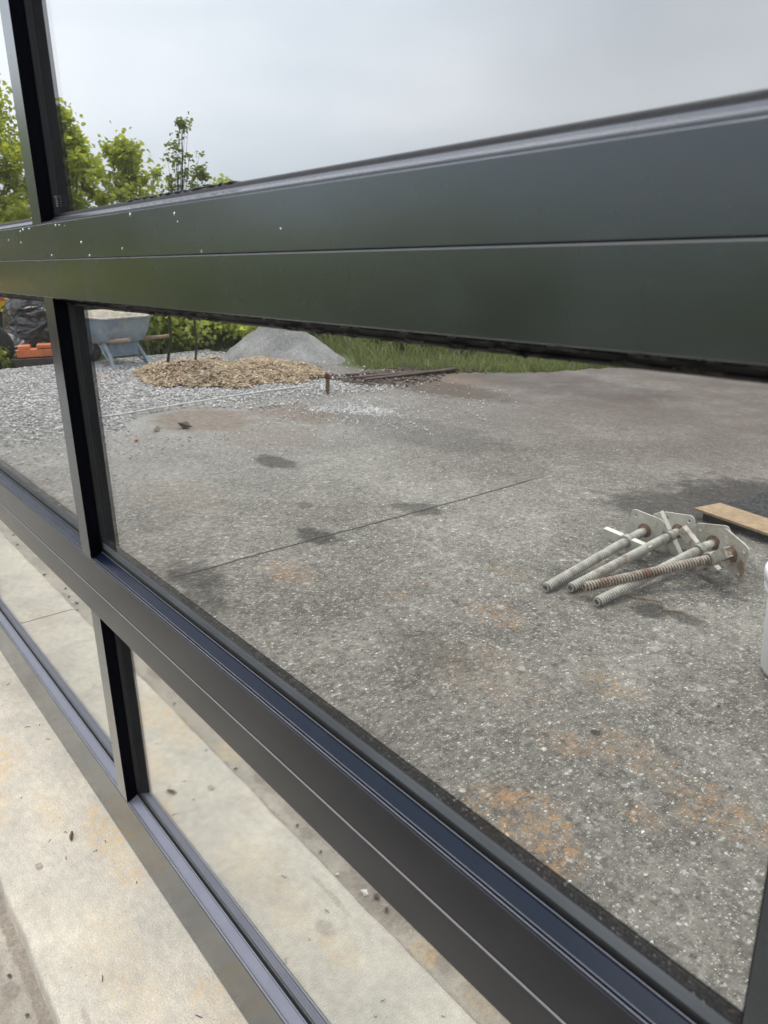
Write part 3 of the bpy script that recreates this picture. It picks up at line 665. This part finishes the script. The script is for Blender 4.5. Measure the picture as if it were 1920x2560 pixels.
o = mb.build('ground_mat', mat_bed('black rubber crumb', (.008, .008, .009), (.085, .082, .078), 70)); tag(o, 'black rough rubber mat spread behind the tan board', 'mat')

# ------------------------------------------------------------------ white bucket
bk = empty('bucket', (-.846, -1.825, -.062)); tag(bk, 'white plastic bucket with dark lid standing beside the jacks', 'bucket')
def lathe(P, n=48):
    mb = MB(); vs = [(r * math.cos(2 * math.pi * k / n), r * math.sin(2 * math.pi * k / n), z) for r, z in P for k in range(n)]
    mb.add(vs, [(i * n + k, i * n + (k + 1) % n, (i + 1) * n + (k + 1) % n, (i + 1) * n + k) for i in range(len(P) - 1) for k in range(n)], True); return mb
M_white = plain('white polyethylene', (.93, .94, .94), .4, 20, .03)
lathe([(0, 0), (.112, 0), (.124, .006), (.130, .02), (.137, .24), (.137, .262), (.150, .268), (.152, .28), (.146, .288), (.146, .294), (.155, .300), (.156, .330), (.150, .338), (.140, .338), (.137, .3), (.125, .02), (0, .02)]).build('bucket_body', M_white, bk)
lathe([(.0, .375), (.10, .372), (.132, .360), (.142, .345), (.138, .325), (0, .325)]).build('bucket_lid', plain('black lid', (.02, .015, .02), .4), bk)
mb = MB(); mb.tube([(-.158 * math.cos(a), .01 * math.sin(a) + .02, .31 + .045 * abs(math.sin(a))) for a in [q * math.pi / 12 for q in range(13)]], .003, 8); mb.build('handle', plain('brass wire', (.55, .42, .12), .4, metal=.6), bk)

# ------------------------------------------------------------------ stake, boards, pipe
sk_ = empty('stake', (-6.08, -3.64, -.06)); tag(sk_, 'short wooden stake with a rusty cap standing in the gravel', 'stake')
mb = MB(); mb.box((-.018, -.018, -.04), (.018, .018, .14), Matrix.Rotation(.5, 4, 'Z') @ Matrix.Rotation(.04, 4, 'X')); mb.build('post', plain('weathered wood', (.17, .12, .07), .8, 40, .4), sk_, .002, 1)
mb = MB(); mb.add([(-.035, -.03, .13), (.03, -.03, .135), (.06, .03, .2), (.03, .035, .205), (-.02, .02, .16), (-.03, .0, .13), (0, .0, .19), (.03, -.03, .17)], [(0, 1, 7, 6), (1, 2, 7), (2, 3, 6, 7), (3, 4, 6), (4, 5, 6), (5, 0, 6), (0, 5, 4, 3, 2, 1)]); mb.build('cap', plain('rust orange', (.23, .09, .045), .8, 40, .4), sk_)
mb = MB(); k = 0
while k < 2600:
    x = random.gauss(-6.55, .22); y = random.uniform(-5.9, -4.15); sz_ = random.uniform(.008, .03); shard(mb, (x + .1 * math.sin(y * 5), y, -.052), sz_, .35); k += 1
tag(mb.build('leaf_litter', mat_stone('dark brown litter', (.03, .018, .013), (.07, .042, .03), (.14, .09, .065))), 'dark brown bark and leaf litter around the old boards', 'leaf litter', kind='stuff')
M_oldb = plain('dark weathered board', (.075, .045, .036), .85, 9, .6, .4)
for i, (a, b_, z, wd, lb) in enumerate((((-6.45, -4.35), (-6.25, -5.45), -.052, .09, 'dark weathered board lying nearest the gravel edge'), ((-6.62, -4.35), (-6.5, -5.4), -.048, .10, 'dark brown board in the middle of the loose row'), ((-6.82, -4.4), (-6.8, -5.3), -.046, .08, 'dark brown board furthest back in the loose row'))):
    A = Vector((*a, z)); B = Vector((*b_, z)); d = B - A; mb = MB(); mb.box((0, -wd / 2, 0), (d.length, wd / 2, .018)); o = mb.build('board', M_oldb, None, .004, 1); o.location = A; o.rotation_euler = (0, R(2 * i - 1), math.atan2(d.y, d.x)); tag(o, lb, 'board', 'old boards beside the gravel')
mb = MB(); pts = [(-5.95 - .0 * q, -1.55 - .265 * q, 0) for q in range(9)]; pts = [(-6.35 - .015 * q + .02 * math.sin(q), -1.5 - .26 * q, gz(-6.35, -1.5 - .26 * q) + .022) for q in range(9)]
o = mb.tube(pts, .008, 8); tag(mb.build('pipe', plain('pale grey plastic', (.60, .59, .56), .6)), 'thin pale plastic pipe lying across the gravel', 'pipe')
o = None
for (x, y, s, lb, c) in ((-5.6, -1.75, .05, 'tan flat rock at the edge of the gravel', (.32, .27, .2)), (-5.55, -1.95, .06, 'dark flat rock beside the tan rock', (.08, .065, .05)), (-8.4, -2.35, .03, 'small orange rock under the wheelbarrow', (.55, .22, .08)), (-5.35, -1.5, .025, 'small red brick chip in the gravel', (.5, .2, .13))):
    mb = MB(); shard(mb, (0, 0, 0), s, .6); o = mb.build('rock', plain('rock', c, .8, 30, .3)); o.location = (x, y, gz(x, y) + s * .3); tag(o, lb, 'rock')

# ------------------------------------------------------------------ wheelbarrow
def rrect(lx, ly, rad, n=6):
    P = []
    for cx, cy, a0 in ((lx - rad, ly - rad, 0), (-lx + rad, ly - rad, 90), (-lx + rad, -ly + rad, 180), (lx - rad, -ly + rad, 270)):
        for q in range(n): a = R(a0 + 90 * q / (n - 1)); P.append((cx + rad * math.cos(a), cy + rad * math.sin(a)))
    return P
wb = empty('wheelbarrow', (-9.11, -2.905, -.02), (0, 0, -.20)); wb.scale = (.93, .93, .93); tag(wb, 'old blue wheelbarrow with wooden handles parked behind the wood chips', 'wheelbarrow')
mt, t, b = newmat('chalky blue steel'); v = texco(t)
c = ramp(t, noise(t, v, 5, 5, .7), [(.35, (.20, .27, .35)), (.6, (.32, .39, .45))]); c = mix(t, ramp(t, noise(t, v, 4, 5, .7, .5), [(.5, 0), (.62, .85)]), c, (.42, .41, .37)); L(t, c, b.inputs['Base Color']); b.inputs['Roughness'].default_value = .65; M_blue = mt
M_inner = plain('dried concrete', (.50, .44, .35), .9, 14, .3, .4)
def tray(off):
    mb = MB(); n = 24; vs = []
    lev = [(.24, .17, .06, .28, -.04), (.38, .25, .09, .33, -.06), (.47, .30, .11, .46, -.08), (.52, .335, .12, .585, -.10), (.545, .35, .13, .60, -.10)]
    for lx, ly, rad, z, cx in lev:
        for (x, y) in rrect(lx - off, ly - off, rad):
            fr = max(0, -(x) / lx); vs.append((x + cx - .30 + (-.04 * fr if z > .5 else 0), y, z + (.07 * fr * fr if z > .45 else 0) + (.018 * (x / lx) if z > .5 else 0) + off * .6))
    n = 24; fs = [(i * n + k, i * n + (k + 1) % n, (i + 1) * n + (k + 1) % n, (i + 1) * n + k) for i in range(len(lev) - 1) for k in range(n)]
    if off: fs = [f[::-1] for f in fs]
    fs.append(tuple(range(n)) if off else tuple(reversed(range(n)))); mb.add(vs, fs, True); return mb, vs[-n:]
mb, rim = tray(0); tr_ = mb.build('tray', M_blue, wb)
mb, _ = tray(.012); mb.build('tray_lining', M_inner, tr_)
mb = MB(); mb.tube([Vector(p) for p in rim] + [Vector(rim[0])], .013, 8, False); mb.build('rim', plain('pale chipped rim', (.55, .53, .48), .6), tr_)
M_hw = plain('weathered ash handle', (.36, .25, .17), .75, 25, .3)
for sg in (-1, 1):
    mb = MB(); mb.tube([(-.95, sg * .10, .26), (-.3, sg * .19, .31), (.28, sg * .27, .36), (.40, sg * .28, .375), (.48, sg * .285, .385)], [.021, .024, .024, .02, .022], 10); mb.build('handle', M_hw, wb)
    mb = MB(); mb.tube([(-.22, sg * .20, .33), (-.10, sg * .22, .16), (.0, sg * .25, .02), (.07, sg * .26, .0), (.10, sg * .26, .02)], .026, 8, True, True); mb.tube([(-.42, sg * .18, .31), (-.2, sg * .21, .12), (-.02, sg * .245, .015)], .014, 8); mb.build('leg', M_blue, wb)
mb = MB(); mb.box((-.14, -.22, .13), (-.11, .22, .15)); mb.box((-.34, -.19, .15), (-.12, .19, .285)); mb.build('brace', M_blue, wb, .003, 1)
mb = MB(); n = 28; P = [(.11, -.04), (.17, -.045), (.195, -.025), (.2, 0), (.195, .025), (.17, .045), (.11, .04)]
mb.add([(r * math.cos(2 * math.pi * k / n) - .9, y, .2 + r * math.sin(2 * math.pi * k / n)) for r, y in P for k in range(n)], [(i * n + k, i * n + (k + 1) % n, (i + 1) * n + (k + 1) % n, (i + 1) * n + k) for i in range(6) for k in range(n)], True)
wl = mb.build('wheel', plain('dusty tyre', (.06, .055, .05), .8), wb)
mb = MB(); mb.tube([(-.9, -.05, .2), (-.9, .05, .2)], .11, 20); mb.tube([(-.9, -.12, .2), (-.9, .12, .2)], .012, 8); mb.build('hub', M_blue, wl)

# ------------------------------------------------------------------ tarp covered machine, orange box, yellow truck
mt, t, b = newmat('black plastic sheeting'); v = texco(t); b.inputs['Base Color'].default_value = (.016, .016, .018, 1); b.inputs['Roughness'].default_value = .28; b.inputs['IOR'].default_value = 1.6
bump(t, b, math_(t, 'ADD', noise(t, scalev(t, v, (1, 1, 1.8)), 2.6, 2, .5, .9), math_(t, 'MULTIPLY', noise(t, v, 9, 2, .5, .8), .2)), .9, .16); M_tarp = mt
def tarp_mesh(L_, W_, H_, seed):
    mb = MB(); n = 72; m_ = 26; vs = []
    for j in range(m_ + 1):
        tt = j / m_
        for k in range(n):
            a = 2 * math.pi * k / n; ca, sa = math.cos(a), math.sin(a)
            sq = 1 / max(abs(ca), abs(sa)) ** .75
            rr_ = (1 - (tt ** 3.2)) ** .62 if tt < 1 else 0
            rr_ = rr_ * (1 + .03 * math.sin(a * 9 + seed + 3 * tt) * (1 - tt) + .05 * nz2(a * 1.2 + seed, tt * 3, 1.2))
            x = L_ * ca * sq * rr_; y = W_ * sa * sq * rr_
            z = H_ * tt * (1 + .18 * nz2(x * 1.3 + seed, y * 1.3, 1.4)) + .03 * nz2(x * 4, y * 4 + seed, 1.5)
            vs.append((x, y, z if j else 0))
    fs = [(i * n + k, i * n + (k + 1) % n, (i + 1) * n + (k + 1) % n, (i + 1) * n + k) for i in range(m_) for k in range(n)]
    mb.add(vs, fs, True); return mb
tm = empty('covered_machine', (-10.9, -2.44, -.05)); tag(tm, 'tall machine draped in black plastic sheeting behind the orange compactor', 'covered machine')
a_ = tarp_mesh(.45, .46, 1.02, 1).build('plastic_cover', M_tarp, tm); a_.location = (0, -.02, 0)
a2 = tarp_mesh(.55, .5, .47, 5).build('plastic_cover', M_tarp, tm); a2.location = (.05, .70, 0)
mb = MB(); n = 28; P = [(.14, -.08), (.26, -.1), (.29, -.05), (.29, .05), (.26, .1), (.14, .08)]
mb.add([(.55 + y, r * math.cos(2 * math.pi * k / n) + .80, .26 + r * math.sin(2 * math.pi * k / n)) for r, y in P for k in range(n)], [(i * n + k, i * n + (k + 1) % n, (i + 1) * n + (k + 1) % n, (i + 1) * n + k) for i in range(5) for k in range(n)], True)
mb.build('wheel', plain('black tyre', (.02, .02, .02), .7), tm)
oc = empty('plate_compactor', (-10.22, -2.12, -.03), (0, 0, R(-72))); tag(oc, 'orange machine on a dark steel skid beside the black sheeting', 'plate compactor')
M_or = plain('orange paint', (.70, .20, .075), .45, 12, .2)
mb = MB(); mb.add([(-.16, -.12, .12), (.40, -.12, .12), (.40, .12, .12), (-.16, .12, .12), (-.13, -.1, .25), (-.02, -.1, .25), (-.02, .1, .25), (-.13, .1, .25)], [(0, 3, 2, 1)])
mb.box((-.18, -.12, .11), (.42, .12, .20)); mb.box((-.16, -.115, .199), (-.03, .115, .245)); mb.box((.05, -.115, .21), (.42, .115, .25)); mb.box((.30, -.114, .195), (.41, .114, .215))
mb.build('housing', M_or, oc, .006, 2)
mb = MB(); mb.tube([(.13, -.13, .195), (.13, -.105, .195)], .045, 16); mb.build('air_filter', plain('black knob', (.015, .015, .015), .5), oc)
mb = MB(); mb.add([(-.2, -.18, .0), (.45, -.18, 0), (.45, .18, 0), (-.2, .18, 0), (-.26, -.18, .10), (.5, -.18, .10), (.5, .18, .10), (-.26, .18, .10)], [(0, 3, 2, 1), (0, 1, 5, 4), (1, 2, 6, 5), (2, 3, 7, 6), (3, 0, 4, 7), (4, 5, 6, 7)]); mb.build('skid', plain('dark oily steel', (.045, .035, .03), .5, 12, .4), oc, .006, 2)
tk = empty('truck', (-14.9, -1.75, -.1), (0, 0, R(96))); tag(tk, 'yellow work truck with red and white stripes behind the sheeted machine', 'truck')
M_y = plain('yellow paint', (.75, .48, .03), .35, 5, .08)
mb = MB(); prof = [(-1.9, .32), (1.9, .32), (2.0, .5), (2.0, .85), (1.1, .98), (.6, 1.5), (-.7, 1.55), (-.95, .98), (-1.95, .95)]
nn_ = len(prof); vs = [(x, -.8, z) for x, z in prof] + [(x, .8, z) for x, z in prof]
mb.add(vs, [tuple(range(nn_)), tuple(reversed(range(nn_, 2 * nn_)))] + [(i, nn_ + i, nn_ + (i + 1) % nn_, (i + 1) % nn_) for i in range(nn_)]); bd = mb.build('body', M_y, tk, .05, 3)
for z0, z1, c, nm in ((.46, .52, (.8, .3, .08), 'stripe'), (.70, .76, (.65, .1, .12), 'stripe'), (.78, .86, (.85, .85, .85), 'stripe')):
    mb = MB(); mb.box((-1.85, -.806, z0), (1.9, .806, z1)); mb.box((1.0, -.7, z0), (2.006, .7, min(z1, .85))); mb.build(nm, plain(nm, c, .4), bd)
for sg in (-1, 1):
    mb = MB(); mb.add([(.95, sg * .805, 1.02), (.55, sg * .805, 1.42), (-.6, sg * .805, 1.46), (-.78, sg * .805, 1.02)], [(0, 1, 2, 3)]); mb.build('side_window', plain('tinted glass', (.02, .03, .03), .1), bd)
    for x in (-1.2, 1.25):
        mb = MB(); mb.tube([(x, sg * .62, .32), (x, sg * .86, .32)], .33, 24); mb.build('wheel', plain('tyre', (.02, .02, .02), .8), tk)

# ------------------------------------------------------------------ vegetation
def leafquad(V, F, p, s, rnd, droop=.3):
    a = rnd.uniform(0, 6.283); tilt = rnd.uniform(-1.1, .7)
    d = Vector((math.cos(a) * math.cos(tilt), math.sin(a) * math.cos(tilt), math.sin(tilt))); u = Vector((rnd.gauss(0, 1), rnd.gauss(0, 1), rnd.gauss(0, 1) + .8)); q = d.cross(u).normalized()
    o = len(V); w_ = s * .38; nrm = q.cross(d) * s * .12
    V += [p, p + d * s * .35 + q * w_ + nrm, p + d * s * .75 + q * w_ * .75, p + d * s - nrm, p + d * s * .75 - q * w_ * .75, p + d * s * .35 - q * w_ + nrm]
    F.append((o, o + 1, o + 2, o + 3)); F.append((o, o + 3, o + 4, o + 5))
def leafmesh(V, F, name, mat, parent):
    me = bpy.data.meshes.new(name); me.from_pydata([tuple(v) for v in V], [], F); me.materials.append(mat); o = bpy.data.objects.new(name, me); col.objects.link(o); o.parent = parent; return o
def tree(label, loc, H, rad, seed, leaf, nclump=90, per=42, ls=.11, cz0=.3, lean=0, bark=None, group=None, cat='tree', name='broadleaf_tree', trunk_r=.07, rz=0):
    rnd = random.Random(seed); root = empty(name, loc, (0, 0, rz)); tag(root, label, cat, group)
    tb = MB(); top = Vector((lean, 0, H * .9)); pts = [Vector((lean * q / 6 + rnd.uniform(-.04, .04) * (q > 0), rnd.uniform(-.04, .04) * (q > 0), H * .9 * q / 6)) for q in range(7)]
    tb.tube(pts, [trunk_r * (1 - .13 * q) for q in range(7)], 8); V = []; F = []
    for c in range(nclump):
        # crown envelope: uneven lobes
        tt = cz0 + (1 - cz0) * (rnd.random() ** .85); a = rnd.uniform(0, 6.283)
        env = math.sin(math.pi * min(1, (tt - cz0 * .6) / (1.02 - cz0 * .6)) ** .8) ** .7 * (1 + .3 * math.sin(3 * a + seed) + .2 * math.sin(5 * a + 7 * tt))
        rr_ = rad * env * (rnd.random() ** .45); base = pts[min(6, int(max(0, tt - .22) * 6.4))]
        tip = Vector((lean * tt + rr_ * math.cos(a), rr_ * math.sin(a), H * tt))
        if (tip - base).length > .1:
            midp = (base + tip) / 2 + Vector((rnd.uniform(-.1, .1), rnd.uniform(-.1, .1), -.04)) * rad * .6; tb.tube([base, midp, tip], [trunk_r * .30, trunk_r * .18, trunk_r * .06], 5, False)
        cr_ = rad * rnd.uniform(.10, .24)
        for l in range(int(per * rnd.uniform(.5, 1.4))):
            dd = Vector((rnd.gauss(0, 1), rnd.gauss(0, 1), rnd.gauss(0, .75))) * cr_ * .62; leafquad(V, F, tip + dd, ls * rnd.uniform(.6, 1.3), rnd)
    tb.build('trunk', bark or M_bark, root); leafmesh(V, F, 'crown', leaf, root); return root
def at(phi, r): return (-r * math.cos(R(phi)), -r * math.sin(R(phi)) + .08 + .38, -.11)
tree('tall yellow green tree at the far left edge of the yard', at(12.4, 16.5), 4.45, 1.25, 1, M_leafy, 150, 85, .095, .12)
tree('rounded yellow green tree right beside the tall one', at(17.6, 17.5), 4.0, 1.0, 2, M_leafy, 125, 85, .095, .1)
tree('low yellow green tree with two leafy tufts on its right side', at(21.2, 16.5), 3.35, .95, 5, M_leafy, 78, 80, .095, .1)
tree('slender dark sapling with narrow leafy top behind the wood chips', (-8.13, -2.92, -.02), 2.52, .25, 12, M_leafd, 44, 20, .038,   .64, .42, M_barkd, None, 'sapling', 'sapling', .017, R(-66))
tree('shorter leaning sapling beside the grey gravel pile', (-7.83, -3.10, -.02), 2.08, .19, 13, M_leafd, 28, 22, .038, .72, .25, M_barkd, None, 'sapling', 'sapling', .014, R(-66))
tree('small pale bush whose tip peeps over the upper rail', at(27.6, 13.5), 2.45, .5, 14, M_leafs, 40, 50, .08, .2, 0, None, None, 'bush', 'bush', .03)
bl = [(17.9, 13.2, 1.1, .6, 'low light green bush between the black sheeting and the wheelbarrow'), (12.3, 10.6, .30, .16, 'little weedy bush in front of the black sheeting'), (18.5, 12.2, 1.1, .9, 'leafy bush behind the wheelbarrow tray'), (22.3, 12.0, 1.3, 1.0, 'leafy bush between wheelbarrow and saplings'),
      (26, 12, 1.3, 1.0, 'leafy bush behind the two saplings'), (29.8, 12.6, 1.5, 1.1, 'light bush left of the grey pile'), (34, 13, 1.5, 1.2, 'light bush behind the top of the grey pile'), (38.5, 16.5, 2.1, 1.4, 'pale bush right of the grey pile'), (43, 18, 2.4, 1.6, 'pale green bush behind the dark brush, left part'),
      (49, 19, 1.9, 1.5, 'pale green bush behind the dark brush, middle'), (56, 19, 1.8, 1.6, 'pale green bush behind the dark brush, right part'), (63, 19, 1.7, 1.6, 'pale green bush at the right of the meadow'), (71, 19, 1.7, 1.6, 'pale green bush furthest right beyond the meadow')]
for i, (ph, r_, h_, rd, lb) in enumerate(bl): tree(lb, at(ph, r_), h_, rd, 30 + i, M_leafs, 110 if r_ > 11.9 else 30, 70, .075, .03, 0, None, 'bushes beyond the yard', 'bush', 'bush', .03)
tree('added dark brush standing for a dark band in the glass, left clump', at(41, 10.4), .42, .55, 60, M_leafk, 50, 36, .06, .05, 0, M_barkd, None, 'brush', 'brush', .02)  # clumps added in place of the dark interior showing through the glass
tree('added dark brush standing for a dark band in the glass, middle clump', at(44.5, 10.6), .5, .6, 61, M_leafk, 60, 36, .06, .05, 0, M_barkd, None, 'brush', 'brush', .02)
tree('added dark brush standing for a dark band in the glass, right clump', at(48.5, 11.2), .6, .65, 62, M_leafk, 60, 36, .06, .05, 0, M_barkd, None, 'brush', 'brush', .02)
# meadow grass blades
V = []; F = []; rnd = random.Random(5); k = 0
while k < 30000:
    ph = rnd.uniform(10, 72); r_ = 8.2 + 7.5 * rnd.random() ** 1.3; x, y, z = at(ph, r_)
    if pave_keep(x, y) or (x > -10.3 and y > -4.4) or cz(x, y) > 0 or math.hypot(x + 8.75, y + 4.72) < 1.0: continue
    if gdens(x, y) > .1: continue
    h_ = rnd.uniform(.10, .34) * (1.1 if r_ > 9.5 else .7); a = rnd.uniform(0, 6.283); wv_ = .008; d = Vector((math.cos(a), math.sin(a), 0)); q = Vector((rnd.uniform(-.5, .5), rnd.uniform(-.5, .5), 1)).normalized(); p = Vector((x, y, z)); o_ = len(V)
    V += [p - d * wv_, p + d * wv_, p + q * h_ * .6 + d * wv_ * .7, p + q * h_ + Vector((q.x, q.y, -.1)) * h_ * .4, p + q * h_ * .6 - d * wv_ * .7]; F.append((o_, o_ + 1, o_ + 2, o_ + 3, o_ + 4)); k += 1
mg = leafmesh(V, F, 'tall_grass', M_grass, None); tag(mg, 'tall meadow grass growing beyond the asphalt', 'grass', kind='stuff')

random.seed(77); mb = MB(); k = 0
while k < 900:
    x = random.uniform(-4.4, .4); y = random.uniform(-4.2, -.45)
    if mn.noise(Vector((x * 1.7, y * 1.7, 3))) < -.05: continue
    shard(mb, (x, y, -.058), random.uniform(.0015, .0042) * (1.6 if random.random() < .05 else 1), .7); k += 1
tag(mb.build('grit', mat_stone('loose grit', (.12, .11, .095), (.30, .28, .25), (.75, .72, .66))), 'loose sandy grit lying on the asphalt', 'grit', kind='stuff')

# ------------------------------------------------------------------ bits lying on the walk and apron
M_bit = plain('dark wood splinter', (.16, .09, .05), .8, 80, .4); M_red = plain('red brown splinter', (.38, .15, .08), .8)
rnd = random.Random(21)
for i in range(26):
    x = -2.3 + 1.75 * rnd.random(); y = -.012 - .21 * rnd.random(); a = rnd.uniform(-1.3, .6) if i % 3 else rnd.uniform(0, 3.1); s = rnd.uniform(.002, .0075)
    random.seed(i); stick((x - s * math.cos(a), y - s * math.sin(a), .0012), (x + s * math.cos(a), y + s * math.sin(a), .0012), .0008, 'tiny brown wood splinter lying on the concrete walk', 'wood splinter', M_bit if i % 4 else M_red, 'wood splinters on the walk')
stick((-1.50, -.082, .004), (-1.475, -.092, .005), .0035, 'curled brown leaf scrap on the walk near the lower rail', 'leaf scrap', M_bit)
M_peb = plain('dark pebble', (.10, .09, .085), .8, 90, .4); M_pebw = plain('white pebble', (.75, .74, .7), .7)
for i, (x, y, s, wt) in enumerate(((-1.075, -.262, .005, 1), (-3.15, -.262, .009, 0), (-2.86, -.27, .008, 0), (-2.72, -.258, .006, 0), (-2.95, -.285, .007, 0), (-2.78, -.275, .010, 0), (-2.80, -.262, .007, 1), (-3.6, -.27, .010, 0), (-3.75, -.29, .008, 0), (-2.45, -.28, .007, 0),
                                   (-1.52, -.265, .006, 0), (-1.25, -.275, .006, 0), (-1.0, -.275, .009, 1), (-.98, -.29, .010, 0), (-.94, -.285, .007, 0), (-1.9, -.27, .006, 0), (-1.15, -.27, .005, 0))):
    random.seed(50 + i); mb = MB(); shard(mb, (0, 0, 0), s, .6); o = mb.build('pebble', M_pebw if wt else M_peb); o.location = (x, y, -.036)
    tag(o, 'white pebble on the lower concrete strip' if wt else 'dark pebble on the lower concrete strip', 'pebble', 'white pebbles on the strip' if wt else 'dark pebbles on the strip')
